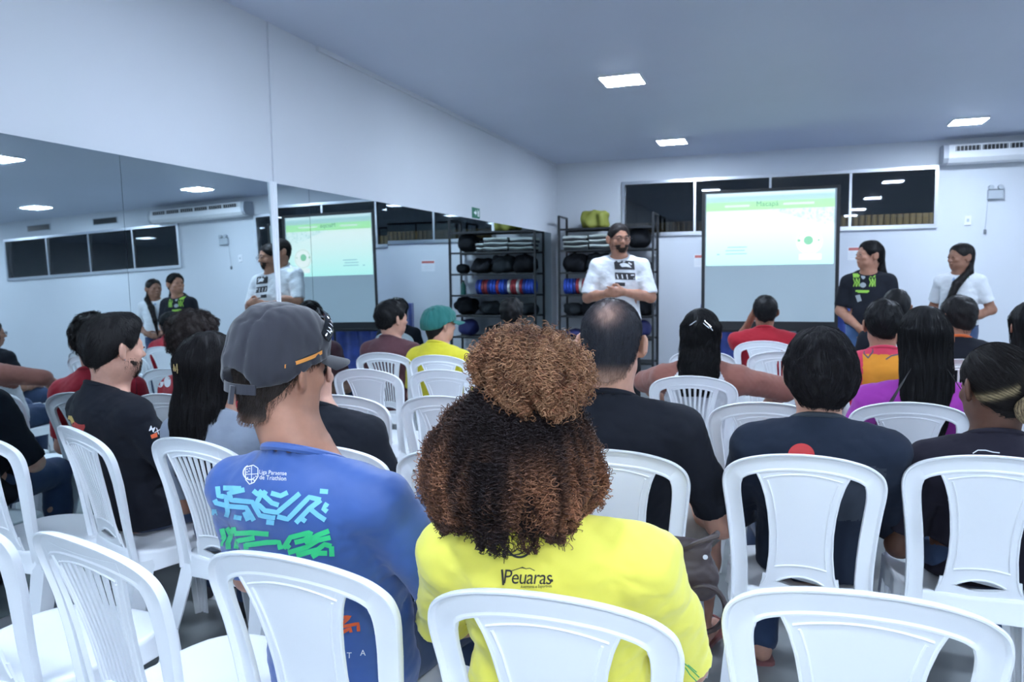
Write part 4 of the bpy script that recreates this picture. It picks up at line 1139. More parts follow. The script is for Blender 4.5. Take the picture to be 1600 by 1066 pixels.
gen_hair(P1, thick=.004, colfn=nape((.035, .027, .024), (.30, .17, .12), -.082), strands=6500, slen=.017, rad=.0005, extra=None, cutline='cap', noise=.001, lift=.005, seed=4)
cap1 = cap_mesh(P1, M['cap_grey'], tall=.016)
# orange edged tag along the right rim of the cap
om = mat('orange_tag', (.75, .30, .06), .6); 
b = MB()
def cap_pt(a, z, o): return to_local(P1, np.array([[(.1005 + o) * sin(a), -.012 + (.1175 + o) * cos(a), z]]))[0]
for m_, o_, hh, nm in ((M['black_plastic'], .0028, .0062, 'tag_border'), (om, .0036, .0040, 'orange_tag')):
    b = MB(); rr = []
    for t in np.linspace(0, 1, 12):
        a = R(116 - 46 * t); z = .022 + .026 * t
        rr.append([tuple(cap_pt(a, z - hh, o_)), tuple(cap_pt(a, z + hh, o_)), tuple(cap_pt(a, z + hh, o_ - .004)), tuple(cap_pt(a, z - hh, o_ - .004))])
    b.loft(rr); b.build(nm, m_, cap1)
# sunglasses pushed up on the front of the cap
b = MB(); rr = []
for t in np.linspace(-1, 1, 25):
    a = t * 1.28; x = .094 * sin(a); y = (.022 + .072 * cos(a)) / .86; hh = .017 * (1 - .25 * t * t); z = .130 - .072 * (1 - cos(a)) ; 
    nrm = np.array([sin(a), cos(a), .9]); q = to_local(P1, np.array([[x, y * .86, z]]))[0]; up = P1['Rm'] @ np.array([-.3 * sin(a), -.62, .74]); n2 = P1['Rm'] @ (nrm / np.linalg.norm(nrm))
    rr.append([tuple(q + up * hh), tuple(q + n2 * .005), tuple(q - up * hh), tuple(q - n2 * .003)])
b.loft(rr); sg = b.build('sunglasses', mat('gloss_black_lens', (.008, .009, .012), .08, spec=.8), P1['root'], smooth=True, sharp=60)
b = MB()
for t in (.40, .52, .62, .72, .82, .9):
    a = t * 1.28; q = to_local(P1, np.array([[.094 * sin(a), .022 + .072 * cos(a), .130 - .072 * (1 - cos(a))]]))[0]; n2 = P1['Rm'] @ np.array([sin(a), cos(a), .9]); n2 /= np.linalg.norm(n2); tt = P1['Rm'] @ np.array([cos(a), -sin(a), 0]); up = np.cross(tt, n2)
    q = q + n2 * .0058; k_ = .0038 + .002 * (t > .6)
    b.add([tuple(q + tt * k_ * .7 + up * k_), tuple(q - tt * k_ * .8 + up * k_ * .3), tuple(q - tt * k_ * .2 - up * k_), tuple(q + tt * k_ * .3 + up * k_ * .1)], [(0, 1, 2, 3)])
b.build('lens_lettering', M['white_print'], sg)
# prints on the blue jersey (positions read off its back)
def cz(x, y): return (280 + x / 2.762, 680 + y / 2.762)
lb = mat('light_blue_print', (.22, .62, .80), .6); gp_ = mat('green_print', (.05, .72, .26), .6); op_ = mat('orange_print', (.80, .13, .04), .6)
def band(lines, wd, m_, nm): decal(P1, [stroke([cz(*q) for q in l], wd) for l in lines], nm, m_)
band([[(168, 222), (172, 262), (205, 266), (212, 330), (205, 352)], [(155, 278), (162, 292), (215, 306), (292, 312), (325, 368)], [(192, 228), (270, 231)], [(285, 236), (218, 250), (228, 280), (318, 288), (350, 345), (408, 357), (408, 345)],
      [(322, 240), (352, 264), (337, 292), (372, 325), (425, 333), (522, 252)], [(345, 240), (402, 292), (432, 302)], [(398, 250), (440, 262), (470, 248)], [(425, 350), (470, 362), (562, 268), (612, 280)], [(612, 280), (562, 318), (505, 378)],
      [(560, 312), (600, 345), (632, 366)], [(608, 242), (643, 245)], [(640, 294), (624, 318), (640, 330)], [(238, 352), (272, 358)], [(154, 318), (152, 338), (166, 334)], [(284, 330), (300, 368)], [(520, 352), (548, 372)], [(378, 374), (412, 378)], [(362, 244), (380, 256)]], 7.7, lb, 'maze_print')
band([[(186, 402), (196, 440), (182, 462), (178, 492)], [(208, 398), (226, 430), (212, 462), (214, 490)], [(236, 396), (240, 424)], [(240, 424), (310, 420), (388, 426)], [(328, 442), (252, 456), (246, 488)], [(288, 474), (380, 462), (432, 460), (440, 492)], [(290, 466), (292, 492)],
      [(452, 488), (482, 440), (560, 420), (576, 428)], [(575, 428), (540, 452), (500, 462)], [(542, 462), (600, 430), (648, 412)], [(472, 506), (552, 482), (600, 452), (654, 440)], [(508, 518), (600, 492), (628, 470), (658, 478)], [(658, 478), (660, 522)], [(574, 524), (600, 508), (640, 508)], [(460, 470), (480, 486)]], 7.9, gp_, 'green_maze_print')
decal(P1, [stroke([cz(*q) for q in l], 5.2) for l in ([(658, 790), (738, 782), (705, 812), (662, 808)], [(662, 852), (694, 828), (772, 812), (774, 846)], [(706, 850), (738, 832), (742, 850)], [(668, 834), (690, 822)])], 'orange_print', op_)
decal(P1, [txt('T', 546, 1028, 13), txt('A', 567, 1024, 13)], 'team_lettering', M['white_print'])
decal(P1, [txt('Liga Paraense', 427, 742, 9.2, 3, 1.0, .86), txt('de Triathlon', 427, 750.5, 10.0, 3, 1.0, .84)], 'club_lettering', M['white_print'])
crest = [ringp(392, 739, 10.0, 12.0, 24, 60, 250)] + [stroke([(384, 731), (397, 727.5), (404, 732), (404, 745), (398, 754), (391, 757), (385, 750), (384, 731)], 1.5, 2), stroke([(384, 742), (404, 741)], 1.1, 2), stroke([(394, 729), (394, 756)], 1.1, 2)]
for (x, y) in ((387, 734), (390, 737), (387, 738.5), (391, 733), (388, 747), (391, 750), (398, 747), (401, 745), (398, 751)): crest.append(fill(circ(x, y, 1.1, n=8)))
decal(P1, crest, 'club_crest', M['white_print'])

# ---- curly-haired woman in yellow
yel = mat('yellow_tee', (.90, .83, .12), .8, sheen=.25, bump=(420, .2, .0006), var=(8, .93))
P2 = person('woman with big curly bronze hair in a fluorescent yellow tee', (-.395, 1.40), H=1.185, zs=.885, hw=.200, w=1.04, sy=-.10, head=(0, -6, 0), hy=-.09, hx=-.045, shl=.012,
            skin_='olive', shirt=yel, sleeve=.92, trouser_col=(.04, .07, .14), h=.006, seed=8, fold=.0045,
            arms={'L': dict(e=(-.275, .06, .62), w=(-.08, .27, .60)), 'R': dict(e=(.235, .08, .60), w=(.10, .30, .58))}, armr=1.05)
def curly():
    f = Field()
    f.loft([(-.128, 0, -.050, .108, .085), (-.105, 0, -.045, .132, .112), (-.07, -.003, -.035, .151, .135), (-.01, -.003, -.025, .142, .135), (.045, -.004, -.015, .110, .116), (.085, .0, -.005, .076, .088), (.12, .004, 0, .04, .05)], k=.02)
    for x, y, L, r in ((-.092, -.10, .045, .010), (-.060, -.115, .038, .009), (-.022, -.125, .068, .009), (.000, -.13, .074, .008), (.020, -.128, .080, .009), (.044, -.122, .066, .008), (.062, -.115, .070, .008), (.098, -.10, .028, .010), (-.115, -.07, .025, .010), (-.04, -.12, .03, .01), (.08, -.11, .03, .01)):
        f.seg((x, y, -.10), (x + .004, y - .006, -.118 - L * .55), r * 1.2, r * .5, .008)
    f.ell((0, .16, -.05), (.075, .11, .13), k=.02, mode='sub')
    nmain = len(f.ops)
    f.fold(.005, 60, 5, stretch=(1, 1, .25)); f.fold(.003, 150, 6)
    V, F = f.build(.006)
    g = Field()
    g.ell((.040, -.035, .142), (.086, .088, .050), rotm(0, 0, 12), k=.02); g.ell((-.012, -.045, .140), (.055, .055, .036), k=.03); g.ell((.082, -.075, .105), (.042, .05, .050), k=.03); g.ell((.045, -.095, .110), (.050, .04, .045), k=.03)
    g.fold(.006, 70, 7, stretch=(1, 1, .5)); g.fold(.003, 160, 8)
    V2, F2 = g.build(.006)
    rg = np.random.default_rng(5)
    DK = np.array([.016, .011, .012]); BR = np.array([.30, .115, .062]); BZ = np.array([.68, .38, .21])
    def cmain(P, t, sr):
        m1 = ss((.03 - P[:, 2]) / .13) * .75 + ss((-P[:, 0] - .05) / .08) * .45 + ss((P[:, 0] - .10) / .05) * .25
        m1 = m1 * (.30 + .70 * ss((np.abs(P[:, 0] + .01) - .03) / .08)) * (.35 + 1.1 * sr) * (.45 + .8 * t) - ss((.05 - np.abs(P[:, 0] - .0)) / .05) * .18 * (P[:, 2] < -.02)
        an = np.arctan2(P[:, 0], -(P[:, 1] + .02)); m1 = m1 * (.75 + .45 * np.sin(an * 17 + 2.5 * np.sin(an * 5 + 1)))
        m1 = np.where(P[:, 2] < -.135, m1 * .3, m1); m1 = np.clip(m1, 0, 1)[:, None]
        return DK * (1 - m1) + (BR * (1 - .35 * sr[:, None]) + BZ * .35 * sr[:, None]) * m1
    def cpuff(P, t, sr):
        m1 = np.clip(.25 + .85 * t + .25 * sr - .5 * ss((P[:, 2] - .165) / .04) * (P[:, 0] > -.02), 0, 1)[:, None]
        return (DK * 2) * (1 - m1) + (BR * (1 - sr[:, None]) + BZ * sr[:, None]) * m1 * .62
    parts = [(V, F), (V2, F2)]
    cols = [np.tile(DK * .8, (len(V), 1)), np.tile(BR * .35, (len(V2), 1))]
    def curls(fld, VV, n, L, dfn, cf, seed, R0=.0050, pitch=.0100, lift=.008, sel=None):
        rg = np.random.default_rng(seed); P = VV[rg.integers(0, len(VV), n * 3)] + rg.normal(size=(n * 3, 3)) * .004
        P = P[(P[:, 1] < .06)][:n] if sel is None else P[sel(P)][:n]
        L_ = L * rg.uniform(.5, 1.3, len(P)) * (np.clip((P[:, 2] + .185) / .15, .22, 1) if R0 < .9 and fld is f else 1); m_ = int(L * 1.0 / pitch * 6.2)
        W_ = walk(fld, P, 14, L_, dfn, lambda t: .001 + lift * t * t, .012, seed)
        ts = np.linspace(0, 13, m_); i0 = np.minimum(ts.astype(int), 12); fr = (ts - i0)[None, :, None]
        C_ = W_[:, i0] * (1 - fr) + W_[:, i0 + 1] * fr
        T = np.gradient(C_, axis=1); T /= np.maximum(np.linalg.norm(T, axis=2), 1e-9)[..., None]
        G = fld.grad(W_[:, 6])[:, None, :]; Bn = np.cross(T, G); Bn /= np.maximum(np.linalg.norm(Bn, axis=2), 1e-9)[..., None]; Nn = np.cross(Bn, T)
        ph = rg.uniform(0, 6.28, (len(P), 1)) + np.linspace(0, 1, m_)[None] * (L_ / pitch * 6.283)[:, None] * rg.choice([-1, 1], (len(P), 1))
        rr = R0 * np.where(P[:, 2] < -.125, .42, 1)[:, None] * rg.uniform(.55, 1.35, (len(P), 1)) * np.linspace(.7, 1.15, m_)[None]
        C_ = C_ + (rr * np.cos(ph))[..., None] * Bn + (rr * .8 * np.sin(ph) + rr * .5)[..., None] * Nn
        v, f2 = tubes(C_, np.linspace(.00105, .0007, m_)); sr = rg.uniform(0, 1, len(P)).repeat(m_); t = np.tile(np.linspace(0, 1, m_), len(P))
        c = cf(C_.reshape(-1, 3), t, sr) * rg.uniform(.7, 1.4, len(P)).repeat(m_)[:, None]
        parts.append((v, f2)); cols.append(c.repeat(3, 0))
    down = lambda P: np.stack([P[:, 0] * 1.0, P[:, 1] * .6, -.16 + 0 * P[:, 0]], 1)
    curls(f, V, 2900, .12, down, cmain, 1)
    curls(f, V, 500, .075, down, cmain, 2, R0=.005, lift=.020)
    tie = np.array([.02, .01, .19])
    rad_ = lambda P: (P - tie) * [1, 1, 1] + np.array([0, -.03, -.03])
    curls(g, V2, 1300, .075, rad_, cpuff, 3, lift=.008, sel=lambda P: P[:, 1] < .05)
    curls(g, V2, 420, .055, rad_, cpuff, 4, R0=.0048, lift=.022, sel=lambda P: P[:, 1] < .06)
    VV, FF = merge(*parts)
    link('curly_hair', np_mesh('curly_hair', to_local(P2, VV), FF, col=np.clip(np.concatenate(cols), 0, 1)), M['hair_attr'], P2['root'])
curly()
bp = mat('black_print', (.03, .03, .035), .7)
decal(P2, [stroke([(785, 866), (800, 868), (812, 866), (826, 858), (836, 848)], 2.0), ringp(812, 852, 17, 20.5, 26, 20, 150), ringp(812, 852, 17, 19.5, 26, 250, 330), fill([(812, 852), (822, 843), (828, 833), (819, 846)]), fill([(812, 854), (806, 862), (797, 866), (808, 860)]), fill([(815, 856), (824, 866), (820, 858)]), fill([(808, 848), (800, 838), (806, 848)]), stroke([(838, 838), (828, 846), (818, 848)], 1.6)], 'compass_print', bp)
decal(P2, [txt('Peuaras', 824, 912, 31, 1, .92, .86, .12, .045), stroke([(800, 892), (810, 889), (817, 886.5), (822, 889), (828, 888), (836, 892)], 1.2), fill([(811, 889), (817, 885.8), (820, 889), (816, 888)]), txt('Aventuras e Esportivas', 838, 918, 6.5, -2, .95, .85), stroke([(785, 890), (786, 902), (787, 914)], 3.2), fill(circ(862, 907, 2.5, n=10))], 'shirt_lettering', bp)
leaf = [mat('leaf_green', (.05, .42, .14), .7), mat('leaf_orange', (.55, .22, .03), .7)]
decal(P2, [stroke(l, 1.6) for l in ([(1068, 1035), (1080, 1046), (1092, 1058)], [(1070, 1042), (1078, 1054), (1088, 1064)], [(1074, 1038), (1088, 1050)])], 'leaf_print', leaf[0])

# ---- the rest of the audience
blk = cloth('black_tee', (.013, .015, .022)); mar = cloth('maroon_tee', (.13, .055, .065)); redc = cloth('red_tee', (.42, .02, .035)); greyc = cloth('grey_tee', (.27, .31, .38))
long_down = lambda P: np.stack([P[:, 0] * .35, (P[:, 1] + .02) * .35 - .02, -np.full(len(P), .14)], 1)
def long_extra(L, wd=.085, yb=-.062, tip=.6, dep=.045, cxs=0, wavy=0):
    def fn(f):
        S = [(-L, cxs, yb - .012, wd * tip, dep * .6), (-L * .8, cxs, yb - .012, wd * (tip + 1) / 2, dep * .8), (-L * .5, cxs * .6, yb - .008, wd, dep), (-.10, 0, yb + .01, wd, dep + .012), (-.02, 0, -.035, .088, .075), (.04, 0, -.02, .086, .096)]
        f.loft(S, .03, groove=lambda a, Z: .035 * np.sin(a * 17 + 5 * np.sin(Z * (9 + wavy * 20))) + .02 * np.sin(a * 31 + 2))
    return fn
# balding man
P3 = person('balding man in black tee and beige shorts', (-.465, 2.33), H=1.285, zs=.945, hw=.222, w=1.10, sy=-.08, head=(0, -4, 0), hy=-.07, hs=1.08, skin_='light', shirt=blk, sleeve=.82, legs='shorts', trousers='beige', trouser_col=(.42, .39, .35),
            neck_r=.060, seed=11, arms={'L': dict(e=(-.30, .05, .62)), 'R': dict(e=(.31, .04, .60), w=(.20, .30, .58))}, armr=1.12, knees={1: ((.24, .44, .50), (.22, .46, .09)), -1: ((-.18, .43, .50), (-.18, .40, .09))}, shoe_kind='sandal')
sp = lambda P: np.exp(-(((P[:, 0] - .006) / .030) ** 2 + ((P[:, 2] - .083) / .027) ** 2)) * (P[:, 1] < .05) * (.88 + .16 * np.sin(P[:, 0] * 190 + 2 * np.sin(P[:, 2] * 140)))
def baldcol(P):
    m_ = np.clip(sp(P) * 1.15, 0, 1)[:, None]; e_ = ss((-.045 - P[:, 2]) / .045)[:, None]
    c = np.array([.030, .032, .042]) * (1 - m_) + np.array([.40, .25, .20]) * m_
    return c * (1 - .75 * e_) + np.array([.42, .25, .18]) * e_ * .75
gen_hair(P3, thick=.005, colfn=baldcol, strands=6500, slen=.014, rad=.00045, noise=.0008, lift=.004, seed=12, cutline='low', rootsel=lambda P: rng.uniform(size=len(P)) > sp(P) * .9)
# youth in the dark jersey
jb = [cloth('jersey_navy', (.018, .026, .045)), cloth('jersey_grey', (.045, .055, .075)), cloth('jersey_collar', (.05, .06, .075))]
P4 = person('youth with thick dark hair, dark grey jersey with a red dot', (.115, 2.43), H=1.195, zs=.888, hw=.200, w=.93, sy=-.09, head=(6, -4, 0), hy=-.085, hs=1.02, skin_='light', shirt=jb[0], sleeve=1.85, trouser_col=(.02, .022, .03), seed=14,
            shirt_mats=(jb, lambda c: np.where((c[:, 2] > .66) & (c[:, 2] < .86 - .25 * np.abs(c[:, 0] - .02)) & (np.abs(c[:, 0] - .02) < .15) & (c[:, 1] < -.10), 1, 0)), feet_y=-.05, shoe_kind='sandal',
            arms={'R': dict(e=(.225, .10, .60), w=(.17, .20, .56), curl=.9), 'L': dict(e=(-.235, .08, .60), w=(-.12, .26, .60))})
gen_hair(P4, thick=.013, col=(.009, .008, .010), strands=4500, slen=.055, rad=.0006, noise=.004, lift=.003, seed=15, cutline='bowl', extra=lambda f: f.loft([(-.095, 0, -.048, .052, .045), (-.06, 0, -.042, .076, .072), (0, 0, -.025, .089, .100), (.03, 0, -.01, .086, .1)], .03, groove=lambda a, Z: .02 * np.sin(a * 23 + 3 * np.sin(Z * 20))))
reddot = mat('red_dot_print', (.62, .05, .05), .7)
decal(P4, [fill(circ(1252, 712, 21, 19, 28))], 'red_dot', reddot); decal(P4, [stroke([(1166, 880), (1180, 890), (1196, 896), (1204, 897)], 4)], 'white_waist_stripe', M['white_print'])
# woman with the bun
P5 = person('woman in black top with a low bun streaked blond', (.58, 2.53), H=1.150, zs=.845, hw=.180, w=.92, sy=-.08, head=(22, -6, 0), hy=-.06, skin_='dark', shirt=cloth('plum_black_tee', (.022, .020, .032)), sleeve=.80, trouser_col=(.03, .05, .12), seed=17, shoe=(.50, .49, .46), feet_y=.02)
def bun_col(P):
    m_ = np.clip(1.3 * np.exp(-((P[:, 2] + .030 - .45 * (P[:, 0] + .085)) / .010) ** 2) * (P[:, 0] < -.012) + .9 * ss((-P[:, 1] - .115) / .03) * ss((P[:, 0] + .02) / .05), 0, 1)[:, None]
    st = (.4 + .6 * np.sin(P[:, 2] * 420 + P[:, 0] * 260) ** 2)[:, None]
    return np.array([.012, .010, .010]) * (1 - m_ * st) + np.array([.42, .33, .19]) * m_ * st
bun_dir = lambda P: np.stack([.05 - P[:, 0] * .8, -.12 - P[:, 1], -.045 - P[:, 2]], 1)
gen_hair(P5, thick=.008, colfn=bun_col, strands=4500, slen=.06, rad=.0006, noise=.0015, lift=.002, seed=18, cutline='short', dirfn=bun_dir)
f_ = Field(); f_.ell((.02, -.125, -.055), (.042, .032, .036), k=.01); f_.ell((.045, -.118, -.035), (.028, .026, .028), k=.02); f_.fold(.004, 80, 3)
V, F = f_.build(.005); ww = walk(f_, V[rng.integers(0, len(V), 1400)], 9, rng.uniform(.03, .07, 1400), lambda P: np.cross(P - np.array([.02, -.125, -.05]), np.array([.3, -1, .2])), lambda t: .001 + .003 * t, .004, 2)
v2, f2 = tubes(ww, .0008); VV, FF = merge((V, F), (v2, f2)); r_ = rng.uniform(0, 1, 1400)[:, None]
cc = np.concatenate([np.tile([.03, .022, .016], (len(V), 1)), (np.array([.03, .02, .015]) * (1 - r_) + np.array([.50, .38, .22]) * r_).repeat(27, 0)])
link('hair_bun', np_mesh('hair_bun', to_local(P5, VV), FF, col=cc), M['hair_attr'], P5['root'])
decal(P5, [stroke([(1520, 709), (1528, 704), (1540, 704), (1552, 707), (1562, 708)], 1.6), stroke([(1482, 782), (1484, 774), (1492, 772)], 1.5)], 'white_line_print', M['white_print'])
# woman in magenta
P6 = person('woman with very long straight black hair in a magenta blouse', (.535, 3.38), H=1.22, zs=.885, hw=.205, w=1.0, sy=-.08, head=(0, 0, 0), hy=-.06, skin_='tan', shirt=cloth('magenta_blouse', (.36, .045, .36)), sleeve=1.6, trouser_col=(.03, .04, .1), seed=20, fold=.005, h=.008, shoe_kind='sandal', legs='shorts', arms={'L': dict(e=(-.27, .05, .58)), 'R': dict(e=(.27, .05, .58))})
gen_hair(P6, thick=.011, col=BLACK, strands=2600, slen=.16, rad=.0007, noise=.001, lift=.002, seed=21, cutline=None, extra=lambda f: (long_extra(.40, .088, -.085, .55)(f), f.ell((0, .14, -.06), (.07, .10, .13), k=.02, mode='sub')), dirfn=long_down, h=.006)
for k in range(9):
    a = np.linspace(0, 1, 12); sd = -1 if k < 6 else 1
    pl = [tuple(to_local(P6, np.array([[sd * (.06 + (.10 + .012 * k) * sin(t * 1.5)), -.135 - .03 * sin(t * 3) , -.10 - .28 * t - .012 * k * sin(t * 2)]]))[0]) for t in a]
    MB().tube(pl, .0013, 4).build('loose_hair_lock', M['hair_black'], P6['root'], smooth=True)
# person in pink and orange
po = [cloth('pink_tee', (.62, .05, .10)), cloth('orange_panel', (.72, .28, .03)), mat('orange_bright', (.85, .25, .02), .8), cloth('pink_tee', (.62, .05, .10))]
P7 = person('person with short black hair in a pink and orange patterned tee', (.50, 4.28), H=1.215, zs=.915, hw=.195, sy=-.06, head=(4, 0, 0), skin_='olive', shirt=po[0], sleeve=.8, seed=23, h=.009,
            shirt_mats=(po, lambda c: np.where(c[:, 0] < -.10, 0, np.where((c[:, 2] > .80) & (c[:, 2] < .955), 1, np.where((c[:, 0] < -.06) & (c[:, 2] <= .80), 2, 0)))))
gen_hair(P7, thick=.014, col=BLACK, strands=900, slen=.03, rad=.0008, seed=24, h=.007)
dk = mat('grey_outline_print', (.10, .08, .10), .7)
decal(P7, [stroke([(1362, 535), (1352, 540), (1350, 553), (1357, 560)], 2.2), stroke([(1362, 535), (1364, 550), (1356, 560)], 2.2), stroke([(1374, 530), (1386, 536), (1402, 529)], 2.2), stroke([(1384, 562), (1393, 556), (1404, 554)], 2.2), stroke([(1336, 608), (1342, 612), (1347, 615)], 3)], 'dark_outline_print', dk)
decal(P7, [fill([(1374, 526), (1380, 524), (1383, 528), (1388, 524), (1392, 528), (1397, 524), (1400, 528), (1388, 533)]), fill([(1353, 542), (1358, 539), (1361, 544), (1356, 548)])], 'white_print_marks', M['white_print'])
# man in black with orange collar
P8 = person('man with glasses in a black tee with orange collar', (.965, 5.0), H=1.215, zs=.92, hw=.215, sy=-.06, head=(30, 0, 0), skin_='olive', shirt=blk, sleeve=.8, seed=26, h=.009)
P8['root'].children[2].data.materials.clear() if False else None
for ch in P8['root'].children:
    if ch.name.startswith('collar'): ch.data.materials.clear(); ch.data.materials.append(mat('orange_collar', (.65, .13, .03), .8))
gen_hair(P8, thick=.010, col=(.013, .012, .013), strands=900, slen=.02, rad=.0008, seed=27, h=.007)
def glasses(pp, m_):
    b = MB()
    for sx in (-1, 1):
        b.tube([tuple(to_local(pp, np.array([[sx * .032 + .021 * cos(a), .106, .004 + .016 * sin(a)]]))[0]) for a in np.linspace(0, 2 * pi, 16, endpoint=False)], .0016, 5, closed=True)
        b.tube([tuple(to_local(pp, np.array([q]))[0]) for q in ((sx * .052, .105, .006), (sx * .078, .09, .006), (sx * .082, .02, .006), (sx * .084, -.02, .0))], .0015, 5)
    b.tube([tuple(to_local(pp, np.array([q]))[0]) for q in ((-.012, .108, .006), (.012, .108, .006))], .0015, 5)
    b.build('glasses', m_, pp['root'], smooth=True)
glasses(P8, M['black_plastic'])
decal(P8, [stroke([(1490, 522), (1500, 518), (1508, 522)], 2.0)], 'red_print_mark', reddot)
P9 = person('person with long dark hair behind the blond-streaked bun', (1.165, 4.38), H=1.20, zs=.90, hw=.19, sy=-.06, head=(10, 0, 0), skin_='olive', shirt=cloth('dark_red_tee', (.20, .02, .03)), sleeve=.8, seed=29, h=.010)
gen_hair(P9, thick=.014, col=BLACK, strands=700, slen=.12, rad=.0009, seed=30, cutline=None, extra=lambda f: (long_extra(.26, .10, -.06, .7)(f), f.ell((0, .14, -.06), (.07, .10, .13), k=.02, mode='sub')), dirfn=long_down, h=.008)
P10 = person('person whose dark head shows between woman in black and pink tee', (.775, 5.93), H=1.235, zs=.93, hw=.20, sy=-.06, skin_='olive', shirt=blk, sleeve=.8, seed=31, h=.010)
gen_hair(P10, thick=.012, col=BLACK, seed=32, h=.008)
P11 = person('man in plain red tee at the front, hand raised to his face', (-.09, 6.0), H=1.195, zs=.90, hw=.215, sy=-.06, head=(10, 0, 0), skin_='brown', shirt=redc, sleeve=.85, seed=33, h=.009, arms={'L': dict(e=(-.21, .30, .80), w=(-.10, .16, 1.02), d=(.3, -.25, .9), n=(.5, -.8, 0), s=(.2, .5, .3), curl=1.0)})
gen_hair(P11, thick=.010, col=BLACK, strands=900, slen=.018, rad=.0008, seed=34, h=.007)
# woman in white with brown sleeves
wb = [cloth('white_raglan', (.74, .76, .80)), cloth('brown_sleeve', (.27, .11, .085))]
P12 = person('woman with wavy black hair, silver clips, white shirt with brown sleeves', (-.355, 3.93), H=1.185, zs=.885, hw=.19, w=1.0, sy=-.08, head=(0, -2, 0), hy=-.07, skin_='tan', shirt=wb[0], sleeve=1.35, seed=36, h=.007, fold=.004,
             shirt_mats=(wb[::-1], lambda c: np.where(np.abs(c[:, 0]) > .075 + .55 * np.maximum(0, .94 - c[:, 2]), 0, 1)), hem=.50, trouser_col=(.16, .03, .05),
             arms={'R': dict(e=(.39, .06, .79), w=(.30, .28, .66)), 'L': dict(e=(-.30, .10, .80), w=(-.24, .30, .68))}, armr=1.1)
gen_hair(P12, thick=.012, col=(.006, .006, .007), strands=3000, slen=.12, rad=.0007, noise=.002, lift=.005, seed=37, cutline=None, extra=lambda f: (long_extra(.29, .092, -.075, .75, wavy=1)(f), f.ell((0, .14, -.06), (.07, .10, .13), k=.02, mode='sub')), h=.006,
         dirfn=lambda P: np.stack([P[:, 0] * .4 + .06 * np.sin(P[:, 2] * 70), (P[:, 1] + .02) * .3 - .01, -np.full(len(P), .12)], 1))
M['silver'] = mat('silver_clip', (.85, .85, .86), .2, metal=1)
b = MB()
for pl in ([(.026, -.106, .072), (.058, -.100, .042)], [(.022, -.110, .060), (.050, -.106, .036)], [(.046, -.106, .050), (.064, -.096, .026)]): b.tube([tuple(to_local(P12, np.array([np.array(q) * [1.0, 1.16, 1.0]]))[0]) for q in pl], .0024, 6)
b.build('hair_clip', M['silver'], P12['root'], smooth=True)
b = MB()
for pl in ([(-.010, -.108, .072), (-.042, -.104, .050)],): b.tube([tuple(to_local(P12, np.array([np.array(q) * [1.0, 1.18, 1.0]]))[0]) for q in pl], .0022, 6)
b.build('hair_clip', M['silver'], P12['root'], smooth=True)
P13 = person('person in bright green top, just a sliver at the picture edge', (.985, 3.33), H=1.20, zs=.87, hw=.20, sy=-.06, skin_='brown', shirt=cloth('green_top', (.08, .62, .14)), sleeve=.9, seed=38, h=.010)
gen_hair(P13, thick=.010, col=BLACK, seed=39, h=.008)
# bearded man with the bull print
P17 = person('bearded man in black tee with a red bull print, next to the mirror', (-2.285, 2.21), yaw=-20, H=1.235, zs=.925, hw=.212, w=.98, sy=-.07, head=(0, -2, 0), hy=-.05, hs=.98, hx=.035, skin_='light', shirt=blk, sleeve=.95, trouser_col=(.012, .014, .05), seed=41, fold=.0045,
             arms={'R': dict(e=(.27, .06, .66), w=(.20, .30, .62)), 'L': dict(e=(-.26, .05, .62))})
gen_hair(P17, thick=.013, colfn=nape((.014, .013, .014), (.34, .20, .15)), strands=4200, slen=.024, rad=.0006, noise=.002, lift=.003, seed=42, cutline='short', extra=lambda f: f.ell((0, .035, .085), (.066, .062, .050), k=.03))
def beard(pp, seed=5, h=.005):
    f = Field(); f.ell((0, .022, -.050), (.0660, .0670, .056), k=.01); f.ell((0, .054, -.086), (.029, .027, .022), k=.02)
    f.cut(lambda X, Y, Z: Z - np.where(Y > .055, -.040 - .1 * (.02 - np.abs(X)).clip(0), np.where(Y > .03, -.034, -.008))); f.cut(lambda X, Y, Z: -.028 - Y - .3 * (Z + .06)); f.ell((0, .102, -.054), (.019, .016, .006), k=.003, mode='sub'); f.fold(.0015, 160, seed)
    V, F = f.build(h); W_ = walk(f, V[np.random.default_rng(seed).integers(0, len(V), 1500)], 5, np.full(1500, .010), lambda P: np.stack([P[:, 0] * .2, P[:, 1] * 0 + .02, -np.full(len(P), .1)], 1), lambda t: .0005 + .004 * t, .02, seed)
    VV, FF = merge((V, F), tubes(W_, .0005)); link('beard', np_mesh('beard', to_local(pp, VV), FF, col=np.tile([.030, .020, .016], (len(VV), 1))), M['hair_attr'], pp['root'])
beard(P17)
MB().lathe([(.001, -.003), (.003, 0), (.001, .003)], tuple(to_local(P17, np.array([[.084, -.004, -.034]]))[0]), 8).build('ear_stud', M['silver'], P17['root'], smooth=True)
def c5(x, y): return (x / 3.9475, 460 + y / 3.9475)
decal(P17, [fill([c5(*q) for q in ((370, 800), (385, 775), (405, 765), (402, 790), (415, 830), (398, 838), (385, 828), (372, 822))]), fill([c5(*q) for q in ((440, 850), (430, 828), (445, 800), (462, 785), (485, 800), (498, 818), (512, 815), (508, 803), (524, 802), (528, 818), (518, 838), (524, 870), (518, 888), (498, 872), (488, 858), (468, 862), (455, 856))])], 'bull_print', mat('bull_red', (.62, .06, .05), .6))
decal(P17, [fill([c5(*q) for q in ((405, 765), (425, 748), (445, 750), (462, 785), (445, 800), (430, 828), (415, 830), (402, 790))])], 'yellow_disc_print', mat('bull_yellow', (.80, .55, .16), .6))
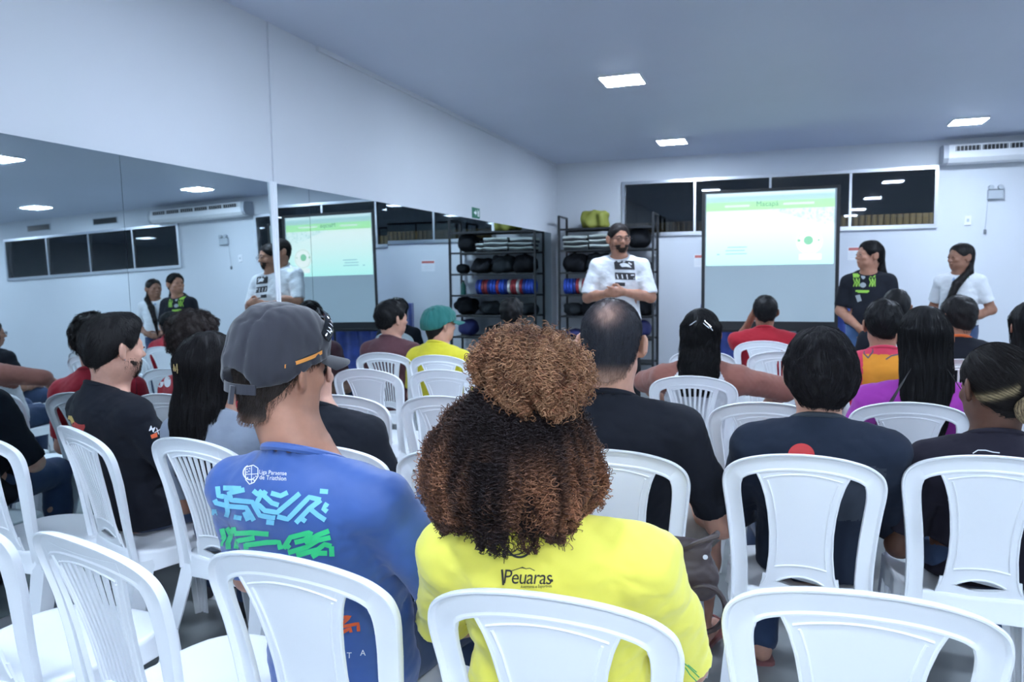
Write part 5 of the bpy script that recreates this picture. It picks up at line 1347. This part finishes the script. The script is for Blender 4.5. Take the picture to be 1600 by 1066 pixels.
decal(P17, [stroke([(122 + i * 8, 705 - 0 + i * 1.5), (121 + i * 8, 716 + i * 1.5)], 4) for i in range(3)], 'red_bar_print', reddot); decal(P17, [stroke([(123, 722), (124, 731)], 4)], 'white_bar_print', M['white_print'])
decal(P17, [txt('MX', 240, 676, 12, 20, 1, 1)], 'sleeve_lettering', M['white_print']); decal(P17, [fill([(235, 680), (245, 676), (246, 683), (237, 686)])], 'orange_sleeve_patch', op_)
# curly-haired man in red
P18 = person('curly-haired man in red tee with white floral print behind the bearded man', (-2.44, 2.82), yaw=-12, H=1.215, zs=.90, hw=.190, sy=-.06, head=(-22, -4, 0), hy=-.05, skin_='light', shirt=redc, sleeve=.8, trouser_col=(.05, .05, .06), seed=44, h=.007, shoe=(.08, .07, .02))
gen_hair(P18, thick=.020, col=(.022, .016, .015), strands=3000, slen=.03, rad=.0008, noise=.006, nsc=110, lift=.010, seed=45, cutline='low', dirfn=lambda P: np.stack([P[:, 0] + .08 * np.sin(P[:, 2] * 150), P[:, 1] * .6 + .05 * np.sin(P[:, 0] * 170), -.08 + .06 * np.sin(P[:, 1] * 160)], 1))
decal(P18, [fill(circ(240 + i * 11, 597, 5.5, 8.5, 14)) for i in range(3)], 'white_floral_print', M['white_print'])
# long-haired woman in grey
P19 = person('woman with long black hair and a gold clip in grey top', (-1.735, 2.12), yaw=-8, H=1.185, zs=.885, hw=.18, w=.95, sy=-.08, head=(-6, 0, 0), hy=-.06, hx=-.02, skin_='olive', shirt=greyc, sleeve=.85, trouser_col=(.03, .04, .1), seed=47, shoe_kind='sandal', legs='shorts')
gen_hair(P19, thick=.012, col=(.007, .006, .007), strands=4200, slen=.17, rad=.0008, noise=.002, lift=.004, seed=48, cutline=None, extra=lambda f: (long_extra(.34, .100, -.075, .8)(f), f.ell((0, .14, -.06), (.07, .10, .13), k=.02, mode='sub')), dirfn=long_down, h=.006)
M['gold'] = mat('gold_clip', (.75, .55, .25), .25, metal=1)
b = MB()
for pl in ([(-.012, -.137, .020), (.018, -.139, .018)], [(-.006, -.137, .034), (-.006, -.138, .012)], [(.012, -.138, .036), (.014, -.139, .006)], [(.002, -.138, .028), (.004, -.139, .012)]): b.tube([tuple(to_local(P19, np.array([q]))[0]) for q in pl], .0022, 6)
b.build('hair_clip', M['gold'], P19['root'], smooth=True)
P20 = person('person in black tee seated just ahead of the charcoal cap', (-1.385, 2.15), yaw=4, H=1.185, zs=.905, hw=.195, w=.96, sy=-.08, head=(0, -4, -4), hy=-.06, hx=-.04, skin_='light', shirt=blk, sleeve=.75, trouser_col=(.03, .03, .04), seed=50)
gen_hair(P20, thick=.010, col=BLACK, strands=2500, slen=.02, rad=.0006, seed=51, cutline='low')
P21 = person('boy with short black hair in a maroon tee, facing the screen beside the mirror', (-2.44, 4.64), yaw=-6, H=1.205, zs=.905, hw=.195, w=.95, sy=-.06, head=(-26, 0, 0), skin_='light', shirt=mar, sleeve=.8, seed=53, h=.008)
gen_hair(P21, thick=.017, col=BLACK, strands=1200, slen=.028, rad=.0008, noise=.004, seed=54, h=.006, extra=lambda f: f.ell((0, .06, .085), (.06, .06, .035), k=.02))
P22 = person('boy in yellow tee wearing a green cap', (-2.06, 4.57), yaw=-6, H=1.175, zs=.88, hw=.19, w=.95, sy=-.06, head=(-30, 0, 0), skin_='light', shirt=cloth('yellow_boy_tee', (.80, .70, .05)), sleeve=.8, seed=56, h=.008)
gen_hair(P22, thick=.006, col=BLACK, seed=57, cutline='cap', h=.007, noise=.001)
cap_mesh(P22, cloth('green_cap', (.03, .17, .15)), strap=False, label=None)
P23 = person('person with round black hair in dark clothes seated near the rack', (-2.22, 6.45), H=1.155, zs=.88, hw=.19, sy=-.06, skin_='dark', shirt=blk, sleeve=.8, seed=58, h=.010)
gen_hair(P23, thick=.030, col=BLACK, seed=59, h=.009, cutline='low', noise=.006)

# ---- the three people standing at the front
P14 = person('standing bearded man in white tee with black print blocks, hands clasped', (-1.19, 6.05), yaw=188, H=1.765, zs=1.465, hw=.190, w=.95, sy=.0, stand=True, head=(22, -3, 0), hy=.02, skin_='tan', shirt=cloth('white_tee', (.74, .77, .80)), sleeve=.92, trousers='black_jeans', trouser_col=(.015, .016, .02), seed=61, h=.0065, fold=.004, hem=.86, armr=1.12,
             group='people standing at the front', neck_r=.058,
             arms={'L': dict(e=(-.245, .06, 1.19), w=(-.045, .27, 1.235), d=(.95, .25, .05), n=(.2, -1, 0), s=(0, .1, 1), curl=.8), 'R': dict(e=(.245, .06, 1.19), w=(.075, .26, 1.225), d=(-.95, .3, .10), n=(-.2, -1, 0), s=(0, .1, 1), curl=1.1)})
gen_hair(P14, thick=.008, col=(.016, .013, .013), strands=1500, slen=.014, rad=.0007, seed=62, h=.006, noise=.002)
beard(P14, 6, .006)
b = MB()
for sx in (-1, 1): b.tube([tuple(to_local(P14, np.array([q]))[0]) for q in ((sx * .014, .096, .024), (sx * .032, .094, .030), (sx * .050, .082, .022))], .0035, 5)
b.build('eyebrows', M['hair_brown'], P14['root'], smooth=True)
glasses(P14, M['black_plastic'])
def c3(x, y): return (850 + x / 3.9475, 230 + y / 3.9475)
decal(P14, [fill([c3(430, 697), c3(555, 703), c3(560, 757), c3(437, 755)], 5), fill([c3(436, 773), c3(562, 777), c3(563, 820), c3(440, 816)], 5), fill([c3(438, 834), c3(500, 836), c3(500, 858), c3(440, 858)], 5)], 'black_block_print', bp)
decal(P14, [fill([c3(465, 722), c3(490, 712), c3(520, 722), c3(540, 745), c3(505, 738), c3(480, 740)], 4), stroke([c3(520, 712), c3(540, 725)], 2), stroke([c3(450, 785), c3(458, 812)], 1.6), stroke([c3(480, 785), c3(486, 812)], 1.6), stroke([c3(510, 785), c3(516, 815)], 1.6), stroke([c3(535, 790), c3(555, 790)], 1.6)], 'white_print_detail', M['white_print'], off=.003)
P15 = person('standing woman in black tee with lime green print and jeans', (.705, 7.0), yaw=172, H=1.615, zs=1.315, hw=.168, w=.94, sy=.0, stand=True, head=(-58, 4, 0), hy=.02, skin_='tan', shirt=blk, sleeve=.85, trousers='light_jeans', trouser_col=(.08, .16, .33), seed=64, h=.0075, hem=.93, armr=1.08, group='people standing at the front',
             arms={'L': dict(e=(-.205, .02, 1.04), w=(-.05, .19, .90), d=(.6, .1, -.7), n=(.3, -1, 0), s=(.5, .3, .6), curl=.6), 'R': dict(e=(.205, .02, 1.04), w=(.05, .20, .91), d=(-.6, .1, -.6), n=(-.3, -1, 0), s=(-.5, .3, .6), curl=.6)})
gen_hair(P15, tail=True, thick=.010, col=BLACK, strands=900, slen=.08, rad=.0009, seed=65, cutline='short', h=.007, extra=lambda f: (f.seg((0, -.10, .0), (.0, -.125, -.14), .030, .034, .03), f.seg((0, -.125, -.14), (.01, -.10, -.24), .034, .018, .03)), dirfn=long_down)
lime = mat('lime_print', (.28, .55, .06), .6)
def c4(x, y): return (1280 + x / 5, 350 + y / 5)
def lets(y0, y1, xs):
    out = []
    for x in xs: out += [stroke([c4(x, y0), c4(x + 12, (y0 + y1) / 2), c4(x, y1)], 1.8), stroke([c4(x + 22, y0), c4(x + 20, y1)], 1.5)]
    return out
decal(P15, [fill([c4(262, 388), c4(318, 388), c4(316, 418), c4(266, 420)], 4), fill([c4(385, 386), c4(442, 388), c4(440, 418), c4(390, 418)], 4)] + lets(425, 490, (268, 292)) + lets(425, 490, (392, 415)) + [stroke([c4(284, 524), c4(390, 526)], 3), stroke([c4(300, 534), c4(380, 536)], 1.5)], 'lime_block_print', lime)
decal(P15, [fill(circ(*c4(344, 412), 3.2, 4, 12)), fill(circ(*c4(342, 478), 5, 4, 12)), fill([c4(282, 560), c4(318, 552), c4(332, 600), c4(300, 612)], 4)], 'pale_figure_print', mat('pale_print', (.32, .36, .38), .7))
P16 = person('standing woman in white polo with a long dark ponytail over her shoulder', (1.475, 7.5), yaw=152, H=1.595, zs=1.305, hw=.160, w=.85, sy=.0, stand=True, head=(-36, 0, 0), hy=.02, skin_='brown', shirt=cloth('white_polo', (.74, .77, .80)), sleeve=.72, trouser_col=(.03, .04, .08), seed=67, h=.0075, hem=.90, group='people standing at the front',
             arms={'L': dict(e=(-.23, -.06, 1.03), w=(-.10, .16, .95), d=(.8, .3, -.3), curl=.5), 'R': dict(e=(.23, -.06, 1.03), w=(.10, .16, .95), d=(-.8, .3, -.3), curl=.5)})
gen_hair(P16, tail=True, thick=.007, col=(.013, .011, .011), strands=900, slen=.05, rad=.0009, seed=68, cutline='short', h=.007, noise=.001, extra=lambda f: (f.seg((.0, -.10, .0), (-.078, -.03, -.12), .026, .028, .02), f.seg((-.078, -.03, -.12), (-.088, .09, -.22), .028, .030, .02), f.seg((-.088, .09, -.22), (-.082, .155, -.38), .030, .024, .02), f.seg((-.082, .155, -.38), (-.07, .165, -.56), .024, .006, .02)), dirfn=long_down)
decal(P16, [fill([(1506, 428), (1514, 429), (1514, 435), (1507, 434)], 3)], 'flag_patch', mat('flag_green', (.02, .28, .10), .6)); decal(P16, [fill(circ(1510, 431.5, 1.6, 1.3, 8))], 'flag_disc', mat('flag_yellow', (.7, .6, .05), .6), off=.003)
decal(P16, [fill([(1487, 438), (1491, 433), (1494, 440)], 3)], 'chest_emblem', mat('pale_blue_print', (.30, .42, .62), .6))

# ---- brown handbag on the lap of the woman in yellow
M['leather'] = mat('brown_leather', (.045, .030, .032), .45, spec=.5, bump=(90, .15, .001))
e = empty('handbag', (-.200, 1.80, .60), R(10), 'dark brown leather handbag with loop handles beside the yellow tee', 'handbag')
f = Field(); f.loft([(.0, 0, 0, .065, .035), (.02, 0, 0, .078, .042), (.07, 0, 0, .075, .036), (.125, 0, 0, .064, .018), (.14, 0, 0, .055, .010)], .02, n=3.5); f.fold(.004, 50, 5); f.fold(.002, 110, 6, sharp=True)
V, F = f.build(.005); link('bag_body', np_mesh('bag_body', V, F), M['leather'], e)
b = MB(); b.tube([(-.04, -.03, .10), (-.01, -.045, .128), (.03, -.05, .150), (.07, -.045, .165), (.075, -.01, .160), (.04, .02, .12)], .0065, 8); b.build('handle', M['leather'], e, smooth=True)
b = MB(); b.tube([(.025 + .050 * cos(a_) + .015, -.045 - .01 * sin(a_), .0 + .060 * sin(a_) - .01) for a_ in np.linspace(2.4, -2.6, 20)], .0065, 8); b.build('handle', M['leather'], e, smooth=True)
MB().lathe([(.001, -.002), (.006, -.002), (.006, .002), (.001, .002)], (.045, -.034, .11), 10, 'y').build('stud', M['silver'], e)
